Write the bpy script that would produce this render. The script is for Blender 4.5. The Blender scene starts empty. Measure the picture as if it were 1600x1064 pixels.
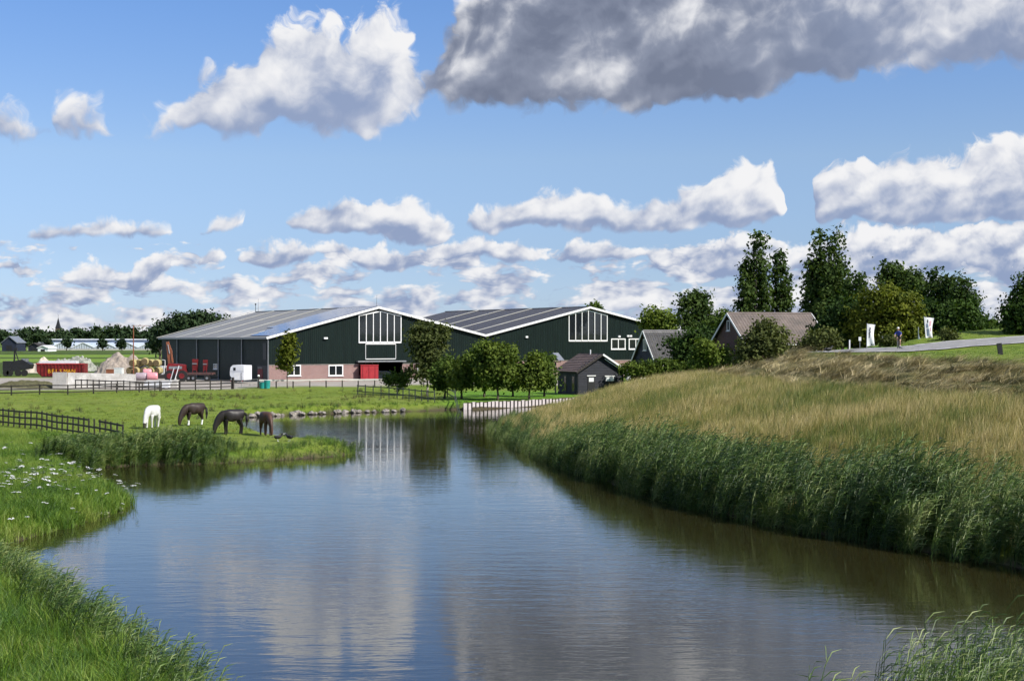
import bpy, bmesh, math, random
import numpy as np
from mathutils import Vector, Matrix

# ------------------------------------------------------------------ camera
S = bpy.context.scene
COL = S.collection
F = 2222.0            # focal length in photo pixels (50 mm lens, 1600 px wide photograph)
CAMZ = 6.9            # eye height above the water
HOR = 531.0           # photo row of the horizon
cam_d = bpy.data.cameras.new('camera'); cam = bpy.data.objects.new('camera', cam_d); COL.objects.link(cam)
cam.location = (0, 0, CAMZ); cam.rotation_euler = (math.radians(90), 0, 0)
cam_d.sensor_width = 36.0; cam_d.lens = 36.0 * F / 1600.0; cam_d.clip_start = 0.3; cam_d.clip_end = 20000
cam_d.shift_y = -(532 - HOR) / 1600.0
S.camera = cam
S.view_settings.view_transform = 'Standard'; S.view_settings.look = 'None'; S.view_settings.gamma = 1.0
S.view_settings.exposure = 0.4
S.cycles.max_bounces = 6; S.cycles.transparent_max_bounces = 6
S.cycles.diffuse_bounces = 3; S.cycles.glossy_bounces = 3; S.cycles.transmission_bounces = 3
S.cycles.caustics_reflective = False; S.cycles.caustics_refractive = False
S.cycles.use_denoising = True
S.cycles.use_adaptive_sampling = True; S.cycles.adaptive_threshold = 0.02; S.cycles.adaptive_min_samples = 8

SUN_AZ = 121.0        # degrees clockwise from the view axis (+Y)
SUN_EL = 41.0

# ------------------------------------------------------------------ node expression helper
class E:
    """a socket or number in a node tree, with arithmetic"""
    def __init__(s, nt, v): s.nt = nt; s.v = v
    def _op(s, op, *o, clamp=False):
        n = s.nt.nodes.new('ShaderNodeMath'); n.operation = op; n.use_clamp = clamp
        for i, x in enumerate((s,) + o):
            x = x.v if isinstance(x, E) else x
            if isinstance(x, (int, float)): n.inputs[i].default_value = x
            else: s.nt.links.new(x, n.inputs[i])
        return E(s.nt, n.outputs[0])
    def __add__(s, o): return s._op('ADD', o)
    def __sub__(s, o): return s._op('SUBTRACT', o)
    def __mul__(s, o): return s._op('MULTIPLY', o)
    def __truediv__(s, o): return s._op('DIVIDE', o)
    def mad(s, a, b): return s._op('MULTIPLY_ADD', a, b)
    def max(s, o): return s._op('MAXIMUM', o)
    def min(s, o): return s._op('MINIMUM', o)
    def smin(s, o, k): return s._op('SMOOTH_MIN', o, k)
    def pow(s, o): return s._op('POWER', o)
    def clamp(s): return s._op('ADD', 0.0, clamp=True)
    def step(s, lo, hi, a=0.0, b=1.0):
        n = s.nt.nodes.new('ShaderNodeMapRange'); n.interpolation_type = 'SMOOTHSTEP'
        s.nt.links.new(s.v, n.inputs[0])
        for i, x in enumerate((lo, hi, a, b)): n.inputs[i + 1].default_value = x
        return E(s.nt, n.outputs[0])
def vec(nt, x, y, z=0.0):
    n = nt.nodes.new('ShaderNodeCombineXYZ')
    for i, q in enumerate((x, y, z)):
        if isinstance(q, E): nt.links.new(q.v, n.inputs[i])
        else: n.inputs[i].default_value = q
    return n.outputs[0]
def noise(nt, v, scale, detail=4, rough=0.55, typ='FBM', dist=0.0):
    n = nt.nodes.new('ShaderNodeTexNoise'); n.noise_dimensions = '3D'; n.noise_type = typ
    n.inputs['Scale'].default_value = scale; n.inputs['Detail'].default_value = detail
    n.inputs['Roughness'].default_value = rough; n.inputs['Distortion'].default_value = dist
    if v is not None: nt.links.new(v, n.inputs['Vector'])
    return E(nt, n.outputs[0])
def voronoi(nt, v, scale, detail=3, rough=0.5, feat='F1'):
    n = nt.nodes.new('ShaderNodeTexVoronoi'); n.feature = feat; n.voronoi_dimensions = '3D'
    n.inputs['Scale'].default_value = scale
    if 'Detail' in n.inputs: n.inputs['Detail'].default_value = detail; n.inputs['Roughness'].default_value = rough
    n.normalize = True
    nt.links.new(v, n.inputs['Vector'])
    return E(nt, n.outputs['Distance'])
def mixc(nt, f, a, b, mode='MIX'):
    n = nt.nodes.new('ShaderNodeMix'); n.data_type = 'RGBA'; n.blend_type = mode
    for i, x in ((0, f), (6, a), (7, b)):
        x = x.v if isinstance(x, E) else x
        if isinstance(x, (int, float)): n.inputs[i].default_value = x
        elif isinstance(x, (tuple, list)): n.inputs[i].default_value = tuple(x)[:3] + (1,)
        else: nt.links.new(x, n.inputs[i])
    return n.outputs[2]

# ------------------------------------------------------------------ sky with cumulus
def ae(px, py):
    """photo pixel -> azimuth from +Y and elevation of that part of the sky (radians)"""
    x, z = (px - 800) / F, (HOR - py) / F
    return math.atan(x), math.atan2(z, math.hypot(1, x))

# three banks of cumulus, near to far: outline points (photo column, row of the cloud tops, row of its flat base); top below base = gap
BANKS = [
 [(-150,160,214),(0,170,216),(25,172,216),(46,192,210),(60,184,206),(76,200,204),(80,225,190),(84,172,196),(96,152,204),(115,146,206),(145,158,206),(172,172,203),(180,190,198),(188,225,190),
  (200,215,198),(212,200,206),(245,190,208),(262,165,208),(290,140,209),(330,118,210),(370,104,210),(402,98,210),(415,72,209),(440,44,208),(490,28,207),(515,42,206),(550,38,206),(580,16,205),(612,4,204),(634,8,200),(642,60,192),(654,104,186),(668,128,172),
  (672,120,150),(682,70,158),(696,44,166),(712,28,170),(722,-20,172),(735,10,174),(748,-60,176),(760,-100,178),(850,-150,171),(950,-150,178),(990,-150,172),(1050,-150,160),(1100,-150,157),(1150,-150,167),(1190,-150,150),(1235,-150,122),(1290,-150,134),(1350,-150,129),(1400,-150,106),(1500,-150,108),(1600,-150,112),(1750,-150,116)],
 [(-150,345,370),(30,400,360),(44,370,375),(80,352,374),(120,350,372),(150,346,372),(190,343,372),(215,341,370),(250,347,368),(268,356,364),(276,390,350),(300,390,350),(308,358,362),(330,340,361),(360,331,358),(383,334,350),(392,390,330),(440,390,330),(450,346,356),(470,325,362),(500,312,364),(540,312,366),(575,322,368),(600,308,372),(640,312,384),(660,330,385),(690,338,378),(706,355,370),(718,380,352),
  (728,335,358),(745,320,362),(780,323,360),(790,318,357),(810,305,357),(850,294,358),(880,301,360),(905,296,362),(940,306,362),(962,326,360),(1000,322,362),(1030,318,362),(1055,310,362),(1075,290,358),(1100,280,355),(1130,266,353),(1155,256,352),(1180,251,351),(1198,258,348),(1210,285,343),(1222,318,332),(1230,375,300),(1258,375,300),(1268,335,345),(1276,290,350),(1290,268,350),(1320,256,350),(1350,246,350),(1370,250,350),(1420,245,350),(1480,240,349),(1540,230,347),(1570,215,346),(1600,207,346),(1750,200,345)],
 [(-150,400,420),(0,405,420),(30,409,418),(42,440,405),(92,440,405),(100,430,448),(120,414,450),(145,405,450),(170,408,449),(188,430,446),(196,455,430),(205,422,458),(225,405,456),(250,399,436),(275,390,421),(292,401,414),(300,425,400),(308,405,411),(330,385,410),(352,392,408),(364,425,390),(385,386,415),(420,378,418),(460,385,413),(500,380,403),(540,375,400),(555,395,412),(572,390,425),(600,385,428),(650,392,420),(690,380,410),(730,368,408),(765,374,400),(800,378,412),(850,385,406),(864,400,395),(872,390,408),(900,375,412),(960,378,408),(1015,386,402),(1030,385,425),(1060,390,430),(1090,385,430),(1130,378,440),(1170,360,440),(1210,370,430),(1255,385,415),(1300,353,438),(1400,352,445),(1500,352,420),(1600,352,445),(1750,352,445)],
]
def fcurve(g, x, pts):
    """a lookup curve over azimuth: pts = [(radians, radians)]"""
    n = g.nodes.new('ShaderNodeFloatCurve'); c = n.mapping.curves[0]
    n.mapping.extend = 'HORIZONTAL'; n.mapping.use_clip = False
    q = [((a + .45) / .9, (e + .1) / .5) for a, e in pts]
    c.points[0].location = q[0]; c.points[1].location = q[-1]
    for p in q[1:-1]: c.points.new(*p)
    for p in c.points: p.handle_type = 'VECTOR'
    n.mapping.update()
    g.links.new(x.v, n.inputs['Value'])
    return E(g, n.outputs[0]).mad(.5, -.1)
def tex2(n):
    n.v.node.__setattr__('noise_dimensions' if n.v.node.bl_idname == 'ShaderNodeTexNoise' else 'voronoi_dimensions', '2D'); return n
def build_cloud_group():
    g = bpy.data.node_groups.new('cloud_field', 'ShaderNodeTree')
    g.interface.new_socket('a', in_out='INPUT', socket_type='NodeSocketFloat')
    g.interface.new_socket('e', in_out='INPUT', socket_type='NodeSocketFloat')
    for n in ('density', 'heavy', 'rise'): g.interface.new_socket(n, in_out='OUTPUT', socket_type='NodeSocketFloat')
    gi = g.nodes.new('NodeGroupInput'); go = g.nodes.new('NodeGroupOutput')
    a, e = E(g, gi.outputs[0]), E(g, gi.outputs[1])
    ec = e.max(0.0)
    p = vec(g, a, ec)
    wn = tex2(noise(g, p, 30.0, 2, .55)); col = wn.v.node.outputs[1]
    ws = g.nodes.new('ShaderNodeSeparateColor'); g.links.new(col, ws.inputs[0])
    big = ec.step(.05, .16)
    wamp = big.mad(.020, .012)
    wa = (E(g, ws.outputs[0]) - .5).mad(wamp, a); we = (E(g, ws.outputs[1]) - .5).mad(wamp, e)
    pv = vec(g, wa, we)
    pvs = tex2(voronoi(g, pv, 96.0, 2.0, .6)); pvb = tex2(voronoi(g, pv, 36.0, 2.0, .6))
    puff = (pvb - pvs).mad(big, pvs) * -1.0 + 1.0
    fine = tex2(noise(g, pv, 48.0, 5, .60))
    det = (puff - .60).mad(1.5, (fine - .5) * 2.2)
    t = wa.mad(1 / .9, .5)
    d = rise = None
    for bank, (kt, kb, am, dm) in zip(BANKS, ((.026, .016, 1.0, .5), (.0105, .006, .95, .45), (.0085, .005, 1.15, .6))):
        top = fcurve(g, t, [(ae(x, y0)[0], ae(x, y0)[1]) for x, y0, y1 in bank])
        bas = fcurve(g, t, [(ae(x, y1)[0], ae(x, y1)[1]) for x, y0, y1 in bank])
        up = (we - bas)
        b = ((top - we) * (1 / kt)).min(up * (1 / kb)).min(1.6)
        b = b + det * ((up * (1 / (kb * 6))).clamp()).mad(am - dm, dm)
        r = up / (top - bas).max(kt * .6)
        if d is None: d, rise = b, r
        else:
            sel = b._op('GREATER_THAN', d)
            rise = (r - rise).mad(sel, rise); d = b.max(d)
    # low, distant cloudlets all round the horizon
    low = tex2(noise(g, vec(g, wa * 19.0, we * 62.0), 1.0, 4, .6))
    lowd = (low - .5).mad(4.4, puff * .9 - .55) + ec.step(.012, .062, .62, .05) - ec.step(.060, .082, 0, 3) + a.step(-.35, .35, -.25, .30)
    sel = lowd._op('GREATER_THAN', d); rise = (low - rise).mad(sel, rise); d = d.max(lowd)
    # beyond the photographed part the same broken cumulus goes on
    layer = tex2(noise(g, vec(g, a * 2.2, ec * 6.0), 1.3, 2, .5))
    far = (a._op('ABSOLUTE').step(.40, .50)).max(ec.step(.29, .40))
    lay = (layer - .53).mad(9.0, det * .6)
    d = (lay - d).mad(far, d); rise = ((layer - .35) * 2.0 - rise).mad(far, rise)
    heavy = ec.step(.135, .165) * wa.step(-.075, -.045) * wa.step(.10, .34, 1.0, .30) * (far * -1.0 + 1.0)
    for i, v in enumerate((d, heavy, rise)): g.links.new(v.v, go.inputs[i])
    return g
world = bpy.data.worlds.new('World'); S.world = world; world.use_nodes = True
nt = world.node_tree; nt.nodes.clear()
sky = nt.nodes.new('ShaderNodeTexSky'); sky.sky_type = 'NISHITA'; sky.sun_disc = False
sky.sun_elevation = math.radians(SUN_EL); sky.sun_rotation = math.radians(SUN_AZ)
sky.air_density = 1.0; sky.dust_density = 0.3; sky.ozone_density = 2.5; sky.altitude = 0
SKY_STRENGTH = 0.076
tc = nt.nodes.new('ShaderNodeTexCoord'); sp = nt.nodes.new('ShaderNodeSeparateXYZ'); nt.links.new(tc.outputs['Generated'], sp.inputs[0])
dx, dy, dz = (E(nt, sp.outputs[i]) for i in range(3))
az = dx._op('ARCTAN2', dy); el = dz._op('ARCSINE')
CG = build_cloud_group()
def cg(a, e):
    n = nt.nodes.new('ShaderNodeGroup'); n.node_tree = CG
    nt.links.new(a.v, n.inputs[0]); nt.links.new(e.v, n.inputs[1])
    return [E(nt, o) for o in n.outputs]
d0, heavy, rise = cg(az, el)
sc_ = el.step(.02, .18, .25, 1.0)
d1, _, _ = cg(sc_.mad(.010, az), sc_.mad(.010, el))      # the same field a little nearer the sun
alpha = d0.step(-.06, .52)
ts = el.step(.05, .16)
pt = vec(nt, az.mad(.8, el * -.5), el)
tone = tex2(noise(nt, pt, 60.0, 2, .5)); toneb = tex2(noise(nt, pt, 19.0, 3, .55)); tone = (toneb - tone).mad(ts, tone) - .5
shade = (d0 - d1).mad(.30, rise.clamp() * .42) + tone * 1.5 + .20
lit = (shade + heavy * (tone * .9 - .30 + (rise * -1.0 + .16).clamp() * 1.6)).step(.0, .95)
fold = (tone * 2.2 + (d0 - d1) * .35 + .42).clamp()          # folds inside the shaded underside
cloud_dark = mixc(nt, heavy, mixc(nt, fold, (2.9, 3.65, 5.5), (4.3, 4.9, 6.4)), mixc(nt, fold, (1.75, 2.05, 2.9), (3.5, 3.9, 5.0)))
cloud = mixc(nt, lit, cloud_dark, (9.0, 9.0, 9.15))
ramp = nt.nodes.new('ShaderNodeValToRGB'); nt.links.new((el * (1 / .3)).v, ramp.inputs[0])     # air tint from the horizon up
cr = ramp.color_ramp; cr.elements[0].position = .05; cr.elements[0].color = (.74, .93, 1.5, 1); cr.elements[1].position = 1.0; cr.elements[1].color = (.78, 1.05, 1.45, 1)
for p_, c_ in ((.21, (.79, .90, 1.27)), (.42, (1.01, 1.06, 1.27)), (.737, (.875, 1.065, 1.415))):
    q_ = cr.elements.new(p_); q_.color = c_ + (1,)
deep = ramp.outputs[0]
blue = mixc(nt, 1.0, sky.outputs[0], deep, 'MULTIPLY')
final = mixc(nt, alpha * el.step(-.002, .004), blue, cloud)
bg = nt.nodes.new('ShaderNodeBackground'); bg.inputs[1].default_value = SKY_STRENGTH
out = nt.nodes.new('ShaderNodeOutputWorld')
nt.links.new(final, bg.inputs[0]); nt.links.new(bg.outputs[0], out.inputs[0])
world.cycles.sampling_method = 'MANUAL'; world.cycles.sample_map_resolution = 512

# ------------------------------------------------------------------ sun
sun_d = bpy.data.lights.new('sun', 'SUN'); sun_d.energy = 5.0; sun_d.angle = math.radians(0.55); sun_d.color = (1.0, .95, .86)
sun = bpy.data.objects.new('sun', sun_d); COL.objects.link(sun)
_a, _e = math.radians(SUN_AZ), math.radians(SUN_EL)
SUN_DIR = Vector((math.sin(_a) * math.cos(_e), math.cos(_a) * math.cos(_e), math.sin(_e)))
sun.rotation_euler = (-SUN_DIR).to_track_quat('-Z', 'Y').to_euler(); sun.location = SUN_DIR * 300

# ================================================================== helpers
random.seed(7); RNG = np.random.default_rng(11)
def X_at(px, Y): return (px - 800) / F * Y
def Z_at(py, Y): return CAMZ - (py - HOR) / F * Y
def Y_on(py, z): return F * (CAMZ - z) / (py - HOR)
def tag(o, label=None, cat=None, group=None, kind=None):
    if label: o['label'] = label
    if cat: o['category'] = cat
    if group: o['group'] = group
    if kind: o['kind'] = kind
    return o
def thing(name, label, cat, loc=(0, 0, 0), rz=0.0, group=None):
    o = bpy.data.objects.new(name, None); COL.objects.link(o); o.empty_display_size = .3
    o.location = loc; o.rotation_euler = (0, 0, rz)
    return tag(o, label, cat, group)
def link(name, me, parent=None, loc=None, rot=None, scale=None):
    o = bpy.data.objects.new(name, me); COL.objects.link(o)
    if parent is not None: o.parent = parent
    if loc is not None: o.location = loc
    if rot is not None: o.rotation_euler = rot
    if scale is not None: o.scale = scale
    return o
def copy_tree(o, parent=None):
    c = o.copy(); COL.objects.link(c); c.parent = parent
    for ch in o.children: copy_tree(ch, c)
    return c
class MB:
    """collects simple shapes; build() links them as one mesh object"""
    def __init__(s): s.v = []; s.f = []; s.m = []
    def add(s, vs, fs, mi=0):
        b = len(s.v); s.v += [tuple(p) for p in vs]; s.f += [tuple(b + i for i in f) for f in fs]; s.m += [mi] * len(fs); return s
    def box(s, x0, x1, y0, y1, z0, z1, mi=0):
        vs = [(x, y, z) for z in (z0, z1) for y in (y0, y1) for x in (x0, x1)]
        return s.add(vs, [(0, 2, 3, 1), (4, 5, 7, 6), (0, 1, 5, 4), (2, 6, 7, 3), (0, 4, 6, 2), (1, 3, 7, 5)], mi)
    def beam(s, p, q, w, h, mi=0, up=(0, 0, 1)):
        p, q = Vector(p), Vector(q); d = (q - p).normalized(); up = Vector(up)
        if abs(d.dot(up)) > .98: up = Vector((0, 1, 0))
        a = d.cross(up).normalized() * (w / 2); b = a.cross(d).normalized() * (h / 2)
        vs = [e + i * a + j * b for e in (p, q) for j in (-1, 1) for i in (-1, 1)]
        return s.add(vs, [(0, 1, 3, 2), (4, 6, 7, 5), (0, 4, 5, 1), (2, 3, 7, 6), (0, 2, 6, 4), (1, 5, 7, 3)], mi)
    def cyl(s, p, q, r0, r1=None, n=10, mi=0, caps=True):
        r1 = r0 if r1 is None else r1; p, q = Vector(p), Vector(q); d = (q - p).normalized()
        u = d.cross(Vector((0, 0, 1)) if abs(d.z) < .95 else Vector((1, 0, 0))).normalized(); w = d.cross(u)
        vs = []
        for c, r in ((p, r0), (q, r1)):
            vs += [c + (u * math.cos(t) + w * math.sin(t)) * r for t in (2 * math.pi * i / n for i in range(n))]
        fs = [(i, (i + 1) % n, n + (i + 1) % n, n + i) for i in range(n)]
        if caps: fs += [tuple(range(n - 1, -1, -1)), tuple(range(n, 2 * n))]
        return s.add(vs, fs, mi)
    def tube(s, pts, rs, n=8, mi=0):
        for (p, r0), (q, r1) in zip(zip(pts, rs), zip(pts[1:], rs[1:])): s.cyl(p, q, r0, r1, n, mi)
        return s
    def torus(s, c, axis, R, r, n=20, k=6, mi=0):
        c, ax = Vector(c), Vector(axis).normalized(); u = ax.orthogonal().normalized(); w = ax.cross(u); vs = []
        for i in range(n):
            t = 2 * math.pi * i / n; d = u * math.cos(t) + w * math.sin(t)
            for j in range(k):
                p = 2 * math.pi * j / k; vs.append(c + d * (R + r * math.cos(p)) + ax * (r * math.sin(p)))
        return s.add(vs, [(i * k + j, ((i + 1) % n) * k + j, ((i + 1) % n) * k + (j + 1) % k, i * k + (j + 1) % k) for i in range(n) for j in range(k)], mi)
    def prism(s, poly, y0, y1, mi=0):
        """polygon of (x,z) extruded along y"""
        n = len(poly); vs = [(x, y0, z) for x, z in poly] + [(x, y1, z) for x, z in poly]
        return s.add(vs, [tuple(range(n)), tuple(range(2 * n - 1, n - 1, -1))] + [(i, i + n, (i + 1) % n + n, (i + 1) % n) for i in range(n)], mi)
    def ball(s, c, r, n=8, k=6, mi=0, rough=0.0, seed=0):
        rr = random.Random(seed); rx, ry, rz = (r, r, r) if isinstance(r, (int, float)) else r; vs = []
        for j in range(k + 1):
            ph = math.pi * j / k
            for i in range(n):
                q = 1 + rough * (rr.random() - .5) * 2 if 0 < j < k else 1
                t = 2 * math.pi * i / n
                vs.append((c[0] + rx * q * math.sin(ph) * math.cos(t), c[1] + ry * q * math.sin(ph) * math.sin(t), c[2] + rz * q * math.cos(ph)))
        return s.add(vs, [(j * n + i, (j + 1) * n + i, (j + 1) * n + (i + 1) % n, j * n + (i + 1) % n) for j in range(k) for i in range(n)], mi)
    def mesh(s, name, mats, smooth=False):
        me = bpy.data.meshes.new(name); me.from_pydata(s.v, [], s.f)
        for m in (mats if isinstance(mats, (list, tuple)) else [mats]): me.materials.append(m)
        me.polygons.foreach_set('material_index', s.m)
        if smooth: me.polygons.foreach_set('use_smooth', [True] * len(s.f))
        me.validate(); bm = bmesh.new(); bm.from_mesh(me); bmesh.ops.recalc_face_normals(bm, faces=bm.faces); bm.to_mesh(me); bm.free()
        return me
    def build(s, name, mats, parent=None, smooth=False, loc=None, rot=None):
        return link(name, s.mesh(name, mats, smooth), parent, loc, rot)

# ================================================================== materials
def new_mat(name):
    m = bpy.data.materials.new(name); m.use_nodes = True; t = m.node_tree
    return m, t, t.nodes['Principled BSDF']
def coord(t, kind='Object'):
    return t.nodes.new('ShaderNodeTexCoord').outputs[kind]
def pos(t): return t.nodes.new('ShaderNodeNewGeometry').outputs['Position']
def attr(t, n, typ='GEOMETRY'):
    a = t.nodes.new('ShaderNodeAttribute'); a.attribute_name = n; a.attribute_type = typ; return E(t, a.outputs['Fac'])
def bump(t, b, h, strength, dist):
    n = t.nodes.new('ShaderNodeBump'); n.inputs['Strength'].default_value = strength; n.inputs['Distance'].default_value = dist
    t.links.new(h.v, n.inputs['Height']); t.links.new(n.outputs[0], b.inputs['Normal']); return n
def mapped(t, v, sc):
    n = t.nodes.new('ShaderNodeMapping'); n.inputs['Scale'].default_value = sc; t.links.new(v, n.inputs['Vector']); return n.outputs[0]
def M(name, c, rough=.7, var=.25, scale=1.5, c2=None, metal=0.0, spec=.4, bmp=0.0, stretch=(1, 1, 1)):
    """plain procedural surface: two tones mixed by noise plus fine grain and a little relief"""
    m, t, b = new_mat(name); v = mapped(t, coord(t), stretch)
    n1 = noise(t, v, scale, 5, .6); n2 = noise(t, v, scale * 9, 3, .6)
    c2 = c2 or tuple(x * (1 - var) for x in c); hi = tuple(min(1, x * (1 + var * .5)) for x in c)
    f = ((n1 - .5) * 2.4 + (n2 - .5) * 1.0 + .5).clamp()
    t.links.new(mixc(t, f, c2, hi), b.inputs['Base Color'])
    b.inputs['Roughness'].default_value = rough; b.inputs['Metallic'].default_value = metal; b.inputs['Specular IOR Level'].default_value = spec
    if bmp: bump(t, b, n2, .5, bmp)
    return m
def leaf_mat(name, lo, hi, trans=.25, scale=.35):
    """foliage: per-leaf tone, slow patches in space, a bit of light through the blade"""
    m, t, b = new_mat(name)
    v = attr(t, 'tone'); n = noise(t, pos(t), scale, 2, .5); r = E(t, t.nodes.new('ShaderNodeObjectInfo').outputs['Random'])
    f = (v * .55 + (n - .5) * 1.3 + .22 + (r - .5) * .3).clamp()
    c = mixc(t, f, lo, hi); t.links.new(c, b.inputs['Base Color'])
    b.inputs['Roughness'].default_value = .75; b.inputs['Specular IOR Level'].default_value = .12
    tr = t.nodes.new('ShaderNodeBsdfTranslucent'); t.links.new(mixc(t, 1.0, c, (1.2, 1.25, .5), 'MULTIPLY'), tr.inputs[0])
    mx = t.nodes.new('ShaderNodeMixShader'); mx.inputs[0].default_value = trans
    t.links.new(b.outputs[0], mx.inputs[1]); t.links.new(tr.outputs[0], mx.inputs[2])
    t.links.new(mx.outputs[0], t.nodes['Material Output'].inputs[0])
    return m
def blade_mat(name, cols, scale=.12, trans=.2, fine=1.1):
    """grass and reed blades: colour patches over the ground (cols = ramp low..high), every tuft a little different"""
    m, t, b = new_mat(name)
    n = noise(t, pos(t), scale, 3, .55); n2 = noise(t, pos(t), fine, 2, .5)
    r = attr(t, 'tone', 'INSTANCER'); v = attr(t, 'tone')
    f = ((n - .5) * 2.0 + (n2 - .5) * .9 + (r - .5) * .6 + (v - .5) * .75 + .5).clamp()
    rp = t.nodes.new('ShaderNodeValToRGB'); t.links.new(f.v, rp.inputs[0]); e = rp.color_ramp.elements
    e[0].position = .05; e[0].color = cols[0] + (1,); e[1].position = .95; e[1].color = cols[-1] + (1,)
    for i, c in enumerate(cols[1:-1]):
        q = e.new(.05 + .9 * (i + 1) / (len(cols) - 1)); q.color = c + (1,)
    c = rp.outputs[0]; t.links.new(c, b.inputs['Base Color']); b.inputs['Roughness'].default_value = .5; b.inputs['Specular IOR Level'].default_value = .35
    tr = t.nodes.new('ShaderNodeBsdfTranslucent'); t.links.new(c, tr.inputs[0])
    mx = t.nodes.new('ShaderNodeMixShader'); mx.inputs[0].default_value = trans
    t.links.new(b.outputs[0], mx.inputs[1]); t.links.new(tr.outputs[0], mx.inputs[2]); t.links.new(mx.outputs[0], t.nodes['Material Output'].inputs[0])
    return m
MAT = {}
MAT['dark_wood'] = M('dark_wood', (.035, .030, .026), .75, .4, 3, bmp=.01)
MAT['grey_wood'] = M('grey_wood', (.20, .185, .165), .8, .35, 3, bmp=.01)
MAT['white_paint'] = M('white_paint', (.78, .78, .77), .45, .10, 1.2)
MAT['white_metal'] = M('white_metal', (.74, .75, .77), .4, .12, .8)
MAT['black_metal'] = M('black_metal', (.02, .02, .022), .5, .3, 2)
MAT['steel'] = M('steel', (.33, .34, .35), .4, .25, 2, metal=.6)
MAT['shaded_red'] = M('shaded_red', (.20, .012, .014), .5, .4, 1.0, c2=(.09, .010, .010))  # red darkened in the colour itself to carry the barn's shade
MAT['bright_red'] = M('bright_red', (.40, .032, .04), .5, .2, .9)
MAT['concrete'] = M('concrete', (.46, .44, .41), .85, .25, .8, bmp=.01)
MAT['pale_concrete'] = M('pale_concrete', (.58, .56, .53), .85, .25, .9, c2=(.34, .32, .29), bmp=.01)
MAT['rubber'] = M('rubber', (.018, .018, .018), .8, .3, 3)
MAT['bark'] = M('bark', (.075, .06, .045), .9, .45, 4, bmp=.03, stretch=(3, 3, .6))
MAT['pale_bark'] = M('pale_bark', (.26, .24, .20), .9, .5, 4, bmp=.02, stretch=(3, 3, .6))
MAT['rust'] = M('rust', (.22, .075, .035), .7, .35, 2)
MAT['teal'] = M('teal', (.02, .26, .24), .45, .2, 2)
def glass_mat():
    m, t, b = new_mat('dark_glass'); b.inputs['Base Color'].default_value = (.012, .015, .018, 1)
    n = noise(t, coord(t), .6, 2, .5); b.inputs['Specular IOR Level'].default_value = .6
    t.links.new((n * .06 + .03).v, b.inputs['Roughness']); bump(t, b, n, .08, .05); return m
MAT['glass'] = glass_mat()
def cladding(name, c, c2, pitch, axis='X', rough=.5):
    """profiled sheet: ribs every pitch metres, faint streaks"""
    m, t, b = new_mat(name); v = coord(t); sp_ = t.nodes.new('ShaderNodeSeparateXYZ'); t.links.new(v, sp_.inputs[0])
    a = E(t, sp_.outputs[0]) + E(t, sp_.outputs[1]) if axis == 'X' else E(t, sp_.outputs[1 if axis == 'Y' else 2])
    w = (a * (1 / pitch))._op('FRACT'); rib = w.step(.0, .18) - w.step(.42, .60)
    n = noise(t, mapped(t, v, (1, 1, .15)), 1.4, 4, .6)
    t.links.new(mixc(t, ((n - .5) * 1.8 + .5 + (rib - .5) * .45).clamp(), c2, c), b.inputs['Base Color'])
    b.inputs['Roughness'].default_value = rough; b.inputs['Specular IOR Level'].default_value = .18
    bump(t, b, rib + n * .15, .9, .05); return m
MAT['green_sheet'] = cladding('green_sheet', (.0065, .016, .013), (.003, .008, .007), .34)
MAT['roof_sheet'] = cladding('roof_sheet', (.25, .25, .245), (.19, .19, .19), .9, 'Y', .6)
MAT['roof_dark'] = cladding('roof_dark', (.085, .085, .095), (.06, .06, .068), .9, 'Y', .6)
def brick_mat(name, c1, c2, mortar):
    m, t, b = new_mat(name); v = coord(t); sp_ = t.nodes.new('ShaderNodeSeparateXYZ'); t.links.new(v, sp_.inputs[0])
    uv = vec(t, E(t, sp_.outputs[0]) + E(t, sp_.outputs[1]), E(t, sp_.outputs[2]))
    k = t.nodes.new('ShaderNodeTexBrick'); t.links.new(uv, k.inputs['Vector']); k.inputs['Scale'].default_value = 1.0
    k.inputs['Color1'].default_value = c1 + (1,); k.inputs['Color2'].default_value = c2 + (1,); k.inputs['Mortar'].default_value = mortar + (1,)
    k.inputs['Brick Width'].default_value = .22; k.inputs['Row Height'].default_value = .065; k.inputs['Mortar Size'].default_value = .008
    n = noise(t, v, .7, 5, .6); t.links.new(mixc(t, (n * .9).clamp(), k.outputs[0], tuple(x * .55 for x in c1)), b.inputs['Base Color'])
    b.inputs['Roughness'].default_value = .85; bump(t, b, E(t, k.outputs[1]) * -1.0 + 1.0, .5, .01); return m
MAT['brick'] = brick_mat('brick', (.34, .19, .17), (.26, .15, .145), (.36, .33, .30))
MAT['dark_brick'] = brick_mat('dark_brick', (.14, .06, .045), (.10, .045, .035), (.18, .16, .14))

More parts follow.
